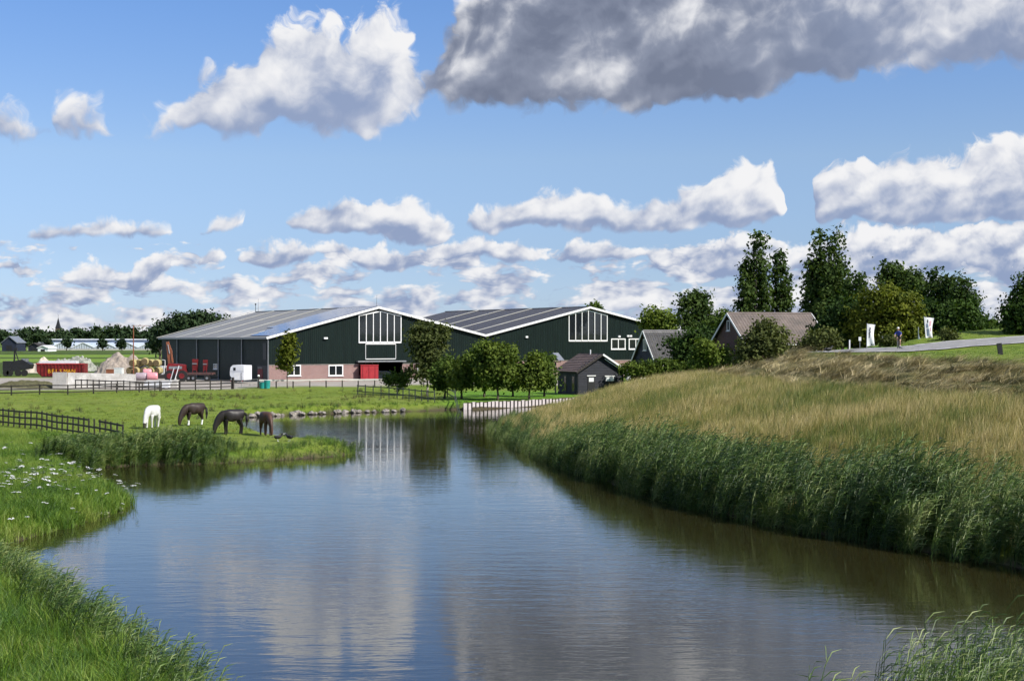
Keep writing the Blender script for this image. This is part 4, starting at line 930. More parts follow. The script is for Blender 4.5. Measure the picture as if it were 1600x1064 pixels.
LEAF = {
 'dark': leaf_mat('leaf_dark', (.014, .034, .009), (.060, .105, .020)),
 'mid': leaf_mat('leaf_mid', (.028, .055, .011), (.11, .165, .030)),
 'bright': leaf_mat('leaf_bright', (.026, .058, .009), (.165, .215, .036)),
 'yellow': leaf_mat('leaf_yellow', (.030, .050, .008), (.15, .17, .020)),
 'olive': leaf_mat('leaf_olive', (.040, .055, .016), (.13, .15, .045)),
 'poplar': leaf_mat('leaf_poplar', (.018, .042, .011), (.085, .125, .030)),
 'far': leaf_mat('leaf_far', (.016, .032, .014), (.042, .070, .026), .1),
}
def tree(name, label, cat, px, Y, top, blobs_px, leaf, n, size, group=None, bark='bark', base=None, r0=.22, limbs=7, clump=9, spread=.5, jag=.28, depth=.85, seed=0, trunk_h=.75, low=.25, cut=None):
    """blobs_px: (column, row, half width, half height) of the crown's lobes in photo pixels at distance Y"""
    x = X_at(px, Y); gz_ = H(x, Y) if base is None else base; s = Y / F
    t = thing(name, label, cat, (x, Y, gz_), 0, group); rr = random.Random(seed + 5)
    B = []
    for (bx, by, w, h) in blobs_px: B.append(((bx - px) * s, rr.uniform(-.5, .5) * w * s * depth, Z_at(by, Y) - gz_, w * s * .84, w * s * depth, h * s * .84))
    th = (Z_at(top, Y) - gz_) * trunk_h
    link('trunk', trunk_mesh(th, r0, B, MAT[bark], seed, limbs, low), t)
    V, Q, tone = leaf_cloud(B, n, size, seed + 17, clump, spread, jag)
    if cut is not None: k = V.reshape(-1, 4, 3)[:, :, 2].min(1) > cut; V = V.reshape(-1, 4, 3)[k].reshape(-1, 3); tone = tone[k]; Q = np.arange(len(V)).reshape(-1, 4)
    link('crown', fast_mesh('crown', V, Q, LEAF[leaf], False, {'tone': tone}, 'FACE'), t)
    return t
# orchard and garden trees in front of the barns
tree('young_tree', 'slim young yellow-green tree before the brick plinth of the solar barn', 'tree', 449, 186, 520, [(450, 545, 12, 22), (448, 562, 13, 18), (453, 530, 8, 12)], 'yellow', 900, .42, r0=.07, spread=.42, jag=.4, seed=1)
tree('birch', 'tall loose grey-green birch between the two barn gables', 'tree', 667, 160, 503, [(668, 525, 26, 22), (655, 540, 18, 24), (685, 528, 18, 18), (672, 555, 24, 22), (690, 515, 12, 10), (652, 520, 10, 12), (665, 578, 22, 16)], 'olive', 2700, .36, r0=.13, bark='pale_bark', spread=.5, jag=.45, seed=2, limbs=12)
tree('round_bush', 'low round bush beside the red crate at the barn doorway', 'bush', 622, 163, 574, [(615, 592, 14, 10), (634, 588, 11, 12), (628, 600, 10, 6)], 'mid', 700, .34, r0=.06, spread=.35, seed=3, trunk_h=.5)
orch = 'orchard trees on the lawn'
for i, (px, Y, bl, lf, n) in enumerate((
    (694, 152, [(690, 585, 16, 20), (700, 572, 12, 14), (684, 598, 10, 10)], 'mid', 1500),
    (722, 150, [(720, 580, 20, 22), (732, 570, 14, 16), (712, 595, 16, 14), (735, 590, 12, 14)], 'bright', 2100),
    (777, 147, [(770, 560, 28, 24), (790, 555, 18, 18), (758, 575, 20, 22), (785, 582, 26, 20), (765, 545, 16, 12), (800, 575, 12, 18)], 'bright', 3600),
    (756, 154, [(752, 560, 18, 26), (748, 580, 16, 20)], 'mid', 1600),
    (801, 156, [(803, 585, 14, 18), (797, 572, 12, 14)], 'mid', 1200),
    (827, 148, [(826, 580, 20, 22), (838, 568, 14, 16), (818, 592, 14, 12), (845, 585, 12, 16)], 'bright', 2200),
    (850, 154, [(850, 570, 14, 20), (856, 588, 12, 16)], 'mid', 1300))):
    lab = ['short orchard tree just beside the pale-barked birch', 'medium orchard tree between the birch and the largest orchard tree', 'largest round apple-green orchard tree on the lawn', 'dark orchard tree tucked behind the largest one', 'small orchard tree between the largest one and the twin-lobed one', 'orchard tree with twin lobes next to the black shed', 'narrow orchard tree touching the bird house by the shed'][i]
    bl = bl + [(px, 597, 14, 10)]; tree('orchard_tree', lab, 'tree', px, Y, min(b_[1] - b_[3] for b_ in bl), bl, lf, n, .34, orch, r0=.13, spread=.40, jag=.34, seed=20 + i, trunk_h=.6, low=.35)
# hedge and garden growth right of the shed
def hedge(label, xa, xb, Y, ytop, ybot, leaf, n, size, dep=1.2, seed=0):
    x0, x1 = X_at(xa, Y), X_at(xb, Y); z0 = H((x0 + x1) / 2, Y); h = thing('hedge', label, 'hedge', ((x0 + x1) / 2, Y, z0)); L = (x1 - x0) / 2
    zt_, zb_ = Z_at(ytop, Y) - z0, Z_at(ybot, Y) - z0; nb_ = max(3, int(L / .7)); rr = random.Random(seed)
    B = [(-L + 2 * L * (i + .5) / nb_, rr.uniform(-.2, .2), (zt_ + zb_) / 2 + rr.uniform(-.12, .12), 2.0 * L / nb_, dep, (zt_ - zb_) / 2 * rr.uniform(.9, 1.08)) for i in range(nb_)]
    V, Q, tone = leaf_cloud(B, n, size, seed, 8, .25, .2); link('foliage', fast_mesh('foliage', V, Q, LEAF[leaf], False, {'tone': tone}, 'FACE'), h)
    for i in range(0, nb_, 2): MB().tube([(B[i][0], 0, -.2), (B[i][0] + .1, 0, zb_ + .4)], [.06, .04], 6).build('stem', MAT['bark'], h)
    return h
hedge('clipped bright green garden hedge on pale posts before the dark house', 981, 1074, 158, 563, 590, 'bright', 3400, .30, seed=4)
tree('garden_tree', 'dark spreading tree overhanging the grey tiled roof', 'tree', 1092, 160, 510, [(1090, 530, 28, 18), (1070, 545, 26, 20), (1110, 545, 24, 22), (1085, 565, 30, 22), (1050, 535, 14, 8), (1120, 525, 16, 12)], 'dark', 3600, .38, r0=.25, spread=.5, jag=.36, seed=5)
tree('garden_tree', 'bright green lobed shrub tree below the dark spreading tree', 'tree', 1112, 148, 530, [(1100, 545, 18, 16), (1122, 560, 20, 22), (1095, 566, 14, 18), (1130, 575, 14, 16)], 'bright', 2600, .32, r0=.12, spread=.38, jag=.38, seed=6)
tree('garden_tree', 'tall olive-green bush tree against the brick house roof', 'tree', 1195, 132, 502, [(1195, 530, 30, 26), (1180, 545, 26, 24), (1212, 540, 26, 28), (1195, 515, 18, 14), (1165, 560, 24, 22), (1215, 560, 20, 18)], 'olive', 4600, .30, r0=.16, spread=.36, jag=.34, seed=7)
tree('roadside_bush', 'leafy yellow-green bush at the road end beside the brick house', 'bush', 1285, 121, 511, [(1275, 532, 16, 14), (1292, 528, 16, 16), (1303, 536, 12, 12), (1262, 540, 14, 10)], 'olive', 1900, .26, r0=.07, spread=.28, jag=.36, seed=8, trunk_h=.5)
tree('dark_thicket_tree', 'dark low tree filling the gap between brick house and bright shrub tree', 'tree', 1150, 160, 540, [(1150, 565, 26, 26), (1140, 585, 24, 18), (1170, 580, 20, 22)], 'dark', 2000, .36, r0=.14, spread=.45, seed=9)
# trees behind the houses
tree('ash_tree', 'bright green tree behind the barn roof end', 'tree', 1025, 235, 481, [(1025, 497, 20, 15), (1042, 505, 16, 12), (1012, 505, 12, 10)], 'bright', 1500, .55, r0=.3, base=.6, spread=.7, seed=10)
tree('tall_poplar', 'twin-headed dark poplar behind the dark house', 'tree', 1085, 215, 455, [(1077, 485, 20, 30), (1096, 485, 16, 28), (1080, 470, 14, 14), (1095, 466, 12, 12), (1085, 510, 28, 16), (1105, 500, 10, 16)], 'poplar', 2600, .5, r0=.35, base=.6, spread=.65, jag=.36, seed=11)
tree('ash_tree', 'rounded mid-green tree beside the brick house gable', 'tree', 1130, 200, 486, [(1130, 502, 18, 16), (1145, 512, 14, 14), (1118, 512, 12, 12)], 'mid', 1500, .45, r0=.25, base=.6, spread=.55, seed=12)
tree('far_treetop', 'single small treetop showing over the dark barn ridge', 'tree', 928, 330, 472, [(928, 480, 7, 6), (934, 484, 5, 5)], 'mid', 300, .7, r0=.3, base=.6, spread=.6, seed=13)
def poplar(px, Y, top, cols, label, leaf='poplar', n=2600, seed=0, size=.42, base=None, group='poplars behind the houses'):
    """columns of upright foliage: (column, top row, half width)"""
    bl = []
    for (cx, ct, w) in cols:
        h = 545 - ct
        for k in range(5):
            f = k / 4; bl.append((cx + (random.Random(seed * 9 + k).uniform(-.25, .25)) * w, ct + h * (.10 + .78 * f), w * (.55 + .75 * math.sin(math.pi * (.18 + .62 * f))), h * .15))
    return tree('poplar', label, 'tree', px, Y, top, bl, leaf, n, size, group, base=base, r0=.32, limbs=12, clump=10, spread=.5, jag=.34, depth=.9, seed=seed, trunk_h=.9)
poplar(1184, 220, 365, [(1185, 366, 15), (1165, 402, 10), (1172, 400, 9), (1196, 410, 9)], 'tallest slender poplar rising above the brick house roof', n=3600, seed=31, size=.55, base=.6)
poplar(1217, 222, 391, [(1216, 391, 12), (1226, 440, 9)], 'slimmer poplar standing close to the tallest slender one', n=2000, seed=32, size=.55, base=.6)
poplar(1292, 172, 362, [(1283, 366, 17), (1306, 362, 15), (1272, 410, 14), (1318, 415, 12), (1295, 420, 24), (1262, 470, 10)], 'broad dense twin poplar, darkest and widest of the row', n=6200, seed=33, size=.46, base=2)
poplar(1340, 165, 430, [(1342, 430, 13), (1330, 445, 12)], 'short poplar between the broad one and the golden tree', n=1700, seed=34, size=.42, base=3)
poplar(1465, 160, 423, [(1462, 424, 13), (1475, 440, 10), (1450, 450, 10)], 'feathery poplar behind the taller banner', n=2400, seed=35, size=.4, base=4)
poplar(1482, 158, 435, [(1484, 435, 9)], 'thin poplar squeezed between two wider ones by the banner', n=1100, seed=36, size=.38, base=4)
poplar(1507, 154, 434, [(1505, 434, 13), (1518, 460, 10), (1494, 455, 10)], 'last upright poplar before the open gap by the road', n=2600, seed=37, size=.38, base=4.5)
tree('maple', 'tall open-crowned tree behind the golden tree', 'tree', 1408, 175, 409, [(1402, 430, 22, 20), (1425, 438, 16, 16), (1412, 455, 30, 20), (1388, 445, 14, 16), (1432, 450, 10, 16)], 'poplar', 2800, .42, base=3, r0=.3, spread=.5, jag=.4, seed=41)
tree('golden_tree', 'big rounded golden-green tree behind the cyclist', 'tree', 1385, 136, 447, [(1385, 475, 45, 26), (1360, 495, 36, 30), (1412, 495, 36, 30), (1385, 515, 48, 26), (1345, 515, 26, 26), (1428, 515, 24, 26), (1375, 460, 26, 12)], 'yellow', 6800, .34, r0=.3, spread=.42, jag=.34, seed=42, clump=10)
for i, (px, Y, bl) in enumerate(((1316, 140, [(1316, 500, 34, 40), (1298, 520, 30, 26), (1336, 520, 26, 26)]), (1452, 142, [(1452, 500, 26, 34), (1470, 515, 22, 24), (1440, 520, 22, 20)]), (1500, 140, [(1500, 500, 24, 34), (1520, 510, 18, 24), (1482, 515, 20, 22)]))):
    tree('thicket_tree', ['dark leafy tree under the broad twin poplar', 'dark leafy tree right behind the taller banner', 'dark leafy tree at the foot of the last poplar'][i], 'tree', px, Y, min(b_[1] - b_[3] for b_ in bl), bl, 'dark', 3200, .36, 'dark trees along the road', r0=.2, spread=.45, seed=50 + i)
tree('roadside_oak', 'big dark roadside tree beyond the black leaning post', 'tree', 1612, 122, 418, [(1608, 450, 24, 30), (1600, 485, 34, 30), (1590, 500, 26, 22), (1625, 470, 30, 40), (1605, 512, 34, 16)], 'dark', 4600, .32, r0=.3, spread=.4, jag=.32, seed=60)
for i, (px, Y, top, w) in enumerate(((1538, 190, 490, 8), (1552, 200, 497, 7), (1565, 195, 499, 9))):
    tree('gap_tree', ['small tree in the gap, tallest of three beyond the road bend', 'smallest tree in the gap beyond the road bend', 'wide low tree in the gap beyond the road bend'][i], 'tree', px, Y, top, [(px, top + 16, w, 16), (px + 4, top + 28, w + 2, 12)], 'mid', 700, .4, 'trees in the gap beyond the road', base=5.5, r0=.15, seed=63 + i, spread=.4)
for i, (px, py, Y, n_) in enumerate(((1388, 532, 124, 600), (1480, 523, 118, 400))):
    tree('verge_bush', ['low olive bush at the verge between banner and cyclist', 'low bush at the verge past the taller banner from the cyclist'][i], 'bush', px, Y, py - 8, [(px, py, 14, 9), (px + 12, py + 3, 10, 7)], 'olive', n_, .24, 'bushes on the far verge', r0=.05, spread=.25, seed=70 + i, trunk_h=.5)
tree('copse_tree', 'big dark tree clump rising behind the long barn roof', 'tree', 305, 300, 491, [(300, 510, 40, 20), (270, 515, 26, 18), (335, 510, 30, 18), (285, 500, 20, 10), (320, 498, 22, 10), (255, 522, 14, 12)], 'far', 3200, .75, base=.6, r0=.5, spread=.9, jag=.22, seed=80)
tree('copse_tree', 'lower dark tree at the foot of the copse by the greenhouse', 'tree', 250, 330, 512, [(250, 525, 16, 12), (242, 535, 10, 10)], 'far', 800, .75, base=.6, r0=.4, spread=.8, seed=81)
tree('round_bush', 'round dark bush by the greenhouse end', 'bush', 244, 500, 537, [(245, 542, 10, 7)], 'far', 400, .9, base=.6, r0=.3, spread=.8, seed=82)
# the line of far trees
ORD = ['', 'first', 'second', 'third', 'fourth', 'fifth', 'sixth', 'seventh', 'eighth', 'ninth', 'tenth', 'eleventh', 'twelfth']
def far_label(i):
    k = i - 5
    return 'distant dark tree directly under the church spire' if k == 0 else 'distant dark tree, %s from the church spire towards the green barn' % ORD[k] if k > 0 else 'distant dark tree, %s from the church spire away from the green barn' % ORD[-k]
farrow = [(6, 514, 8, 14), (20, 522, 9, 10), (38, 511, 12, 18), (57, 512, 9, 16), (73, 518, 9, 12), (91, 512, 11, 15), (103, 519, 8, 10), (116, 513, 12, 14), (130, 517, 10, 12), (142, 515, 9, 13), (154, 509, 9, 16), (166, 510, 9, 15), (180, 507, 12, 18), (196, 511, 9, 15), (210, 512, 11, 16), (222, 519, 9, 11), (234, 516, 11, 12), (249, 505, 10, 18)]
for i, (px, top, w, h) in enumerate(farrow):
    tree('far_tree', far_label(i), 'tree', px, 1010 + 25 * (i % 3), top, [(px, top + h * .75, w, h * .75), (px + 3, top + h * 1.1, w * .9, h * .6), (px - w * .5, top + h * .9, w * .6, h * .5)], 'far', 340, 2.4, 'distant row of trees', base=.6, r0=.6, limbs=3, spread=1.8, jag=.4, seed=200 + i)
for i, (px, top, w, h) in enumerate(((40, 512, 9, 22), (75, 528, 5, 10), (104, 528, 6, 9), (160, 530, 4, 8), (190, 530, 5, 9))):
    tree('field_tree', 'slim dark field tree, %s from the dark blue far barn along the greenhouse' % ORD[i + 1], 'tree', px, 820, top, [(px, top + h * .7, w, h * .55), (px, top + h * 1.0, w * .7, h * .4)], 'far', 220, 1.7, 'slim trees before the greenhouse', base=.6, r0=.3, limbs=3, spread=1.2, seed=240 + i)

# ================================================================== fences
unit = {}
def ubox(mat):
    if mat not in unit: unit[mat] = MB().box(-.5, .5, -.5, .5, -.5, .5).mesh('rail_' + mat, [MAT[mat]])
    return unit[mat]
def fence(label, pts, n, hgt, rails, mat, pw=.10, rw=.04, rh=.11, group=None, skip=(), lean=.02, zoff=0.0, rmat=None, name='paddock_fence'):
    """posts evenly along the polyline, a rail per span and level; skip = (span, rail) pairs left out"""
    P = np.array(pts, float); d = np.r_[0, np.cumsum(np.hypot(*np.diff(P, axis=0).T))]; t = np.linspace(0, d[-1], n)
    xs, ys = np.interp(t, d, P[:, 0]), np.interp(t, d, P[:, 1]); zs = height(xs, ys) + zoff
    f = thing(name, label, 'fence', (xs[0], ys[0], zs[0]), 0, group); rr = random.Random(len(label))
    for i in range(n):
        h = hgt * rr.uniform(.97, 1.04) + .3
        link('post', ubox(mat), f, (xs[i] - xs[0], ys[i] - ys[0], zs[i] - zs[0] - .3 + h / 2), (rr.uniform(-lean, lean), rr.uniform(-lean, lean), rr.uniform(-.1, .1)), (pw, pw, h))
    for i in range(n - 1):
        for k, r in enumerate(rails):
            if (i, k) in skip: continue
            a = Vector((xs[i], ys[i], zs[i] + r)); b = Vector((xs[i + 1], ys[i + 1], zs[i + 1] + r)); m = (a + b) / 2; q = b - a
            nrm = Vector((q.y, -q.x, 0)).normalized() * (pw / 2 + rw / 2) ; nrm = nrm if nrm.y < 0 else -nrm
            link('rail', ubox(rmat or mat), f, (m.x - xs[0] + nrm.x, m.y - ys[0] + nrm.y, m.z - zs[0]), (0, -math.asin(q.z / q.length), math.atan2(q.y, q.x)), (q.length + .03, rw, rh))
    return f
def gp(px, py, z=.62): Y = Y_on(py, z); return (X_at(px, Y), Y)
fence('weathered dark three-rail fence with a gap, beside the flower meadow', [gp(-30, 657), gp(0, 664), gp(60, 671.5), gp(125, 682), gp(192, 694)], 30, 1.25, (.28, .72, 1.14), 'dark_wood', .09, skip=((23, 2), (24, 2)), lean=.03)
fence('dark three-rail fence along the far paddock edge by the bunker', [gp(-25, 617), gp(18, 617), gp(125, 616.5), gp(230, 613), gp(280, 611)], 9, 1.2, (.30, .70, 1.08), 'dark_wood', .13, .05, .12)
fence('dark close-posted fence in front of the concrete bunker', [gp(118, 606), gp(200, 609), gp(252, 611)], 15, 1.15, (.45, 1.05), 'dark_wood', .12, .05, .13)
fence('short dark fence piece with three posts beside the white gate', [gp(281, 611), gp(326, 609.5), gp(362, 607.5)], 5, 1.25, (.35, .75, 1.12), 'dark_wood', .13, .05, .12)
fence('long pale top-rail fence on dark posts before the brick plinth', [gp(405, 606), gp(480, 605.5), gp(560, 604.5), gp(660, 604), gp(760, 603)], 15, 1.15, (1.02,), 'dark_wood', .14, .05, .22, rmat='pale_concrete')
MAT['green_wood'] = M('green_wood', (.045, .055, .05), .8, .35, 3)
fence('grey-green two-rail fence crossing the lawn below the birch', [gp(559, 618), gp(620, 622), gp(679, 628)], 12, 1.2, (.42, 1.05), 'green_wood', .10, .05, .10)
fence('short grey-green fence sloping to the bank by the revetment', [gp(699, 621), gp(710, 627), gp(720, 637)], 3, 1.2, (.45, 1.0), 'green_wood', .10, .05, .10)
# gate between the two yard fences
a, b = gp(364, 607.5), gp(404, 606); g_ = thing('field_gate', 'pale tubular field gate between dark posts by the teal bins', 'gate', (a[0], a[1], H(*a)), math.atan2(b[1] - a[1], b[0] - a[0])); L = math.hypot(b[0] - a[0], b[1] - a[1])
for x in (0, L): MB().box(x - .12, x + .12, -.12, .12, -.3, 1.5).build('gate_post', MAT['dark_wood'], g_)
for z in (.25, .55, .85, 1.15): MB().cyl((.15, 0, z), (L - .15, 0, z), .03, n=6).build('bar', MAT['steel'], g_)
for x in (.15, L * .33, L * .66, L - .15): MB().cyl((x, .0, .2), (x, .0, 1.2), .03, n=6).build('upright', MAT['steel'], g_)
MB().ball((L, 0, 1.6), .16).build('post_cap', MAT['white_paint'], g_)
# pale strip of bunker floor edge seen through the gate
# ================================================================== yard: bunker, heaps, container, machines
def on_yard(px, py, z=.6): return gp(px, py, z)
def base(px, py, z=.6): x, y = gp(px, py, z); return (x, y, z)
# concrete silage bunker: sunlit long side and shaded end painted in as paler and greyer concrete
bx, by, bz = base(82, 606); bk = thing('silage_bunker', 'pale concrete silage bunker with grey end wall behind the dark fence', 'bunker', (bx, by, bz))
x1 = X_at(108, by + 1) - bx; x2 = X_at(214, by + 3) - bx
for i in range(3): MB().box(i * x1 / 3 + .01, (i + 1) * x1 / 3 - .01, 0, .2, -.2, 2.05).build('end_panel', MAT['concrete'], bk)
nP = 9
for i in range(nP):
    u0, u1 = i / nP, (i + 1) / nP
    MB().add([(x1 + (x2 - x1) * u0 + .02, .3 + 2 * u0, -.2), (x1 + (x2 - x1) * u1, .3 + 2 * u1, -.2), (x1 + (x2 - x1) * u1, .3 + 2 * u1, 2.0 - .25 * u1), (x1 + (x2 - x1) * u0 + .02, .3 + 2 * u0, 2.0 - .25 * u0),
              (x1 + (x2 - x1) * u0 + .02, .5 + 2 * u0, -.2), (x1 + (x2 - x1) * u1, .5 + 2 * u1, -.2), (x1 + (x2 - x1) * u1, .5 + 2 * u1, 2.0 - .25 * u1), (x1 + (x2 - x1) * u0 + .02, .5 + 2 * u0, 2.0 - .25 * u0)],
             [(0, 1, 2, 3), (5, 4, 7, 6), (0, 3, 7, 4), (1, 5, 6, 2), (3, 2, 6, 7), (0, 4, 5, 1)]).build('side_panel', MAT['pale_concrete'], bk)
MB().box(0, x2, .5, 8, -.1, .05).build('slab', MAT['concrete'], bk)
# heaps
def heap(name, label, cat, px, py, w_px, top, mat, seed, peaks=((0, 1),), dep=.8, rough=.1, n=44):
    x, y, z = base(px, py); s = y / F; w = w_px * s; h = Z_at(top, y) - z; V = []; Fc = []
    for j in range(n):
        for i in range(n):
            u, v = 2 * i / (n - 1) - 1, 2 * j / (n - 1) - 1; zz = 0
            for (cx, hh) in peaks: zz = max(zz, hh * h * max(0, 1 - math.hypot((u - cx) / (1 - .55 * abs(cx)), v)) ** .92)
            nz_ = float(vnoise(u * w, v * w, .9, seed)) * rough * h + float(vnoise(u * w, v * w, .35, seed + 1)) * rough * .5 * h
            V.append((u * w, v * w * dep, zz + nz_ * min(1, zz * 1.5) - .06))
    for j in range(n - 1):
        for i in range(n - 1): a = j * n + i; Fc.append((a, a + 1, a + n + 1, a + n))
    o = link(name, fast_mesh(name, V, Fc, mat, True), None, (x, y + w * dep, z)); return tag(o, label, cat)
heap('sand_heap', 'big grey-brown gravel heap behind the concrete bunker', 'heap', 182, 586, 46, 549, M('gravel', (.33, .28, .235), .95, .35, 3, bmp=.05), 3, ((-.12, 1), (.35, .88), (.62, .5)), .7, .09, 60)
heap('sand_heap', 'cream sand heap between the dark wagon and the red container', 'heap', 58, 583, 24, 557, M('cream_sand', (.52, .45, .36), .95, .25, 2, bmp=.03), 5, ((.15, 1), (-.4, .6)), .8, .12)
heap('rubble_heap', 'grey-green rubble heap spread behind the red container', 'heap', 105, 580, 40, 556, M('rubble', (.33, .34, .29), .95, .5, 2.5, bmp=.08), 7, ((-.3, .8), (.05, 1), (.45, .85)), .6, .28, 60)
heap('soil_mound', 'weedy brown soil mound at the paddock fence end', 'heap', 36, 606, 50, 594, M('weedy_soil', (.10, .095, .045), .95, .5, 2, bmp=.05), 9, ((-.5, .8), (0, 1), (.5, .9)), .5, .25, 50)
# red roll-off container with yellow letters
cx_, cy_, cz_ = base(57, 590); cy_ += 2; ct = thing('roll_off_container', 'red ribbed open-top container with yellow lettering', 'container', (X_at(57, cy_), cy_, cz_ + .15)); s_ = cy_ / F; CL = 74 * s_; CH = 20 * s_
ct_z = Z_at(588, cy_) - cz_ - .15
MB().add([(0, 0, ct_z + CH), (CL, 0, ct_z + CH), (CL, 0, ct_z), (.8, 0, ct_z), (0, 0, ct_z + .8), (0, 2.3, ct_z + CH), (CL, 2.3, ct_z + CH), (CL, 2.3, ct_z), (.8, 2.3, ct_z), (0, 2.3, ct_z + .8)],
    [(0, 4, 3, 2, 1), (5, 6, 7, 8, 9), (1, 2, 7, 6), (2, 3, 8, 7), (3, 4, 9, 8), (4, 0, 5, 9)]).build('body', MAT['shaded_red'], ct)
for i in range(13): x = .9 + i * (CL - 1.1) / 12; MB().box(x - .07, x + .07, -.12, -.004, ct_z + .1, ct_z + CH - .15).build('rib', MAT['shaded_red'], ct)
MB().box(-.05, CL + .05, -.14, .1, ct_z + CH - .14, ct_z + CH + .04).build('top_rail', MAT['bright_red'], ct); MB().box(.9, CL, -.1, 2.4, ct_z - .22, ct_z - .004).build('skid', MAT['black_metal'], ct)
MB().box(.4, CL * .82, .35, 1.9, ct_z + CH - .3, ct_z + CH + .42).build('load', MAT['white_metal'], ct)
MAT['yellow_letter'] = M('yellow_letter', (.75, .38, .02), .6, .2, 2)
def text_mesh(txt, size, mat, parent, loc, rot, name='lettering', ext=.015, spacing=1.0):
    cu = bpy.data.curves.new(name, 'FONT'); cu.body = txt; cu.size = size; cu.extrude = ext; cu.space_character = spacing; cu.resolution_u = 2
    o = bpy.data.objects.new(name, cu); COL.objects.link(o); bpy.context.view_layer.update()
    me = bpy.data.meshes.new_from_object(o.evaluated_get(bpy.context.evaluated_depsgraph_get())); me.materials.clear(); me.materials.append(mat)
    COL.objects.unlink(o); bpy.data.objects.remove(o); return link(name, me, parent, loc, rot)
for i, ch_ in enumerate('BEISMAN'): text_mesh(ch_, .95, MAT['yellow_letter'], ct, (CL * (.24 + .083 * i), -.13, ct_z + .55), (math.pi / 2, 0, 0), 'letter')
# dark scrap machine left: skip wagon with loader arm
mx, my, mz = base(4, 588); my += 1; mc = thing('loader_wagon', 'dark tipper wagon with raised bent arm at the yard end', 'machine', (X_at(4, my), my, mz)); s_ = my / F
MB().box(0, 13 * s_, 0, 2, .9, 2.6).build('bed', MAT['black_metal'], mc)
MB().add([(13 * s_, .1, .8), (42 * s_, .1, 1.3), (44 * s_, .1, 2.0), (30 * s_, .1, 2.9), (20 * s_, .1, 2.7), (13 * s_, .1, 2.2), (13 * s_, 1.9, .8), (42 * s_, 1.9, 1.3), (44 * s_, 1.9, 2.0), (30 * s_, 1.9, 2.9), (20 * s_, 1.9, 2.7), (13 * s_, 1.9, 2.2)], [(0, 1, 2, 3, 4, 5), (11, 10, 9, 8, 7, 6), (0, 6, 7, 1), (1, 7, 8, 2), (2, 8, 9, 3), (3, 9, 10, 4), (4, 10, 11, 5), (5, 11, 6, 0)]).build('chassis', MAT['black_metal'], mc)
MB().beam((15 * s_, 1, 2.2), (16 * s_, 1, 4.7), .22, .22).beam((16 * s_, 1, 4.7), (22 * s_, 1, 2.6), .14, .14).box(15 * s_, 20 * s_, .8, 1.2, 4.4, 4.9).build('arm', MAT['black_metal'], mc)
MB().box(28 * s_, 36 * s_, .2, 1.6, 2.5, 3.0).build('cover', MAT['steel'], mc)
for x in (5, 11, 24, 34): MB().cyl((x * s_, -.05, .55), (x * s_, .3, .55), .55, n=14).build('wheel', MAT['rubber'], mc)
# long-armed yard lamp
lx, ly, lz = base(208.5, 597); lp = thing('yard_lamp', 'rusty tall lamp post with a long bracket arm beside the gravel heap', 'lamp post', (lx, ly, lz)); hz = Z_at(508.5, ly) - lz; ar = 25 * ly / F
MB().cyl((0, 0, -.3), (0, 0, hz), .10, .07, 8).build('pole', MAT['rust'], lp); MB().beam((0, 0, hz - .03), (ar, 0, hz - .03), .07, .07).beam((ar * .5, 0, hz - .55), (ar * .72, 0, hz - .06), .05, .05).build('arm', MAT['rust'], lp)
MB().cyl((ar * .98, 0, hz), (ar * .98, 0, hz - .25), .05, n=6).cyl((ar, 0, hz - .2), (ar * 1.05, 0, hz - .42), .09, .26, 10).build('lamp_shade', MAT['steel'], lp)
MB().box(-.3, .3, -.3, .3, -.2, .9).build('footing', MAT['shaded_red'], lp)
# small red cart next to the lamp, pallets and boxes
def crate(name, label, cat, px, py, w, h, d, mat, slats=3, group=None, z=None):
    x, y, z_ = base(px, py); t = thing(name, label, cat, (x, y, z_ if z is None else z), random.Random(px).uniform(-.15, .15), group)
    MB().box(-w / 2, w / 2, 0, d, .12, h).build('body', MAT[mat], t); MB().box(-w / 2 - .04, w / 2 + .04, -.04, d + .04, h + .003, h + .07).build('lid', MAT[mat], t)
    for i in range(3): MB().box(-w / 2 + i * (w - .12) / 2, -w / 2 + .12 + i * (w - .12) / 2, .02, d - .02, 0, .118).build('runner', MAT['dark_wood'], t)
    return t
crate('feed_bin', 'rusty orange feed bin on the concrete wall by the gravel heap', 'bin', 171, 590, 1.1, 1.3, 1.0, 'rust'); crate('white_bag', 'white bulk bag standing before the gravel heap', 'bulk bag', 184, 588, 1.4, 1.4, 1.1, 'white_metal')
crate('fish_crate', 'white box by the yard fence in front of the pink bales', 'box', 235, 606, 1.6, .75, .8, 'white_metal', group='white boxes by the fence'); crate('fish_crate', 'white box by the yard fence in front of the white tank', 'box', 254, 607, 1.6, .85, .8, 'white_metal', group='white boxes by the fence')
# IBC tank with pump pipe
tx, ty, tz = base(252, 590); tk = thing('water_tank', 'white cage water tank with a tap standpipe beside the red machine', 'tank', (tx, ty, tz)); q = 15 * ty / F
MB().box(-q / 2, q / 2, 0, 1.2, .55, 1.95).build('tank', MAT['white_metal'], tk); MB().box(-q / 2 - .05, q / 2 + .05, -.05, 1.25, .40, .54).build('pallet', MAT['grey_wood'], tk)
for i in range(5): x = -q / 2 + q * i / 4; MB().cyl((x, -.03, .54), (x, -.03, 1.98), .022, n=5).build('cage_bar', MAT['steel'], tk)
for x in (-q / 2 + .1, q / 2 - .1): MB().box(x - .08, x + .08, .1, 1.1, -.02, .398).build('leg', MAT['white_metal'], tk)
MB().tube([(q * .36, .2, 1.9), (q * .36, .2, 2.9), (q * .36 - .5, .2, 2.95)], [.06, .06, .05], 6).build('standpipe', MAT['white_paint'], tk)
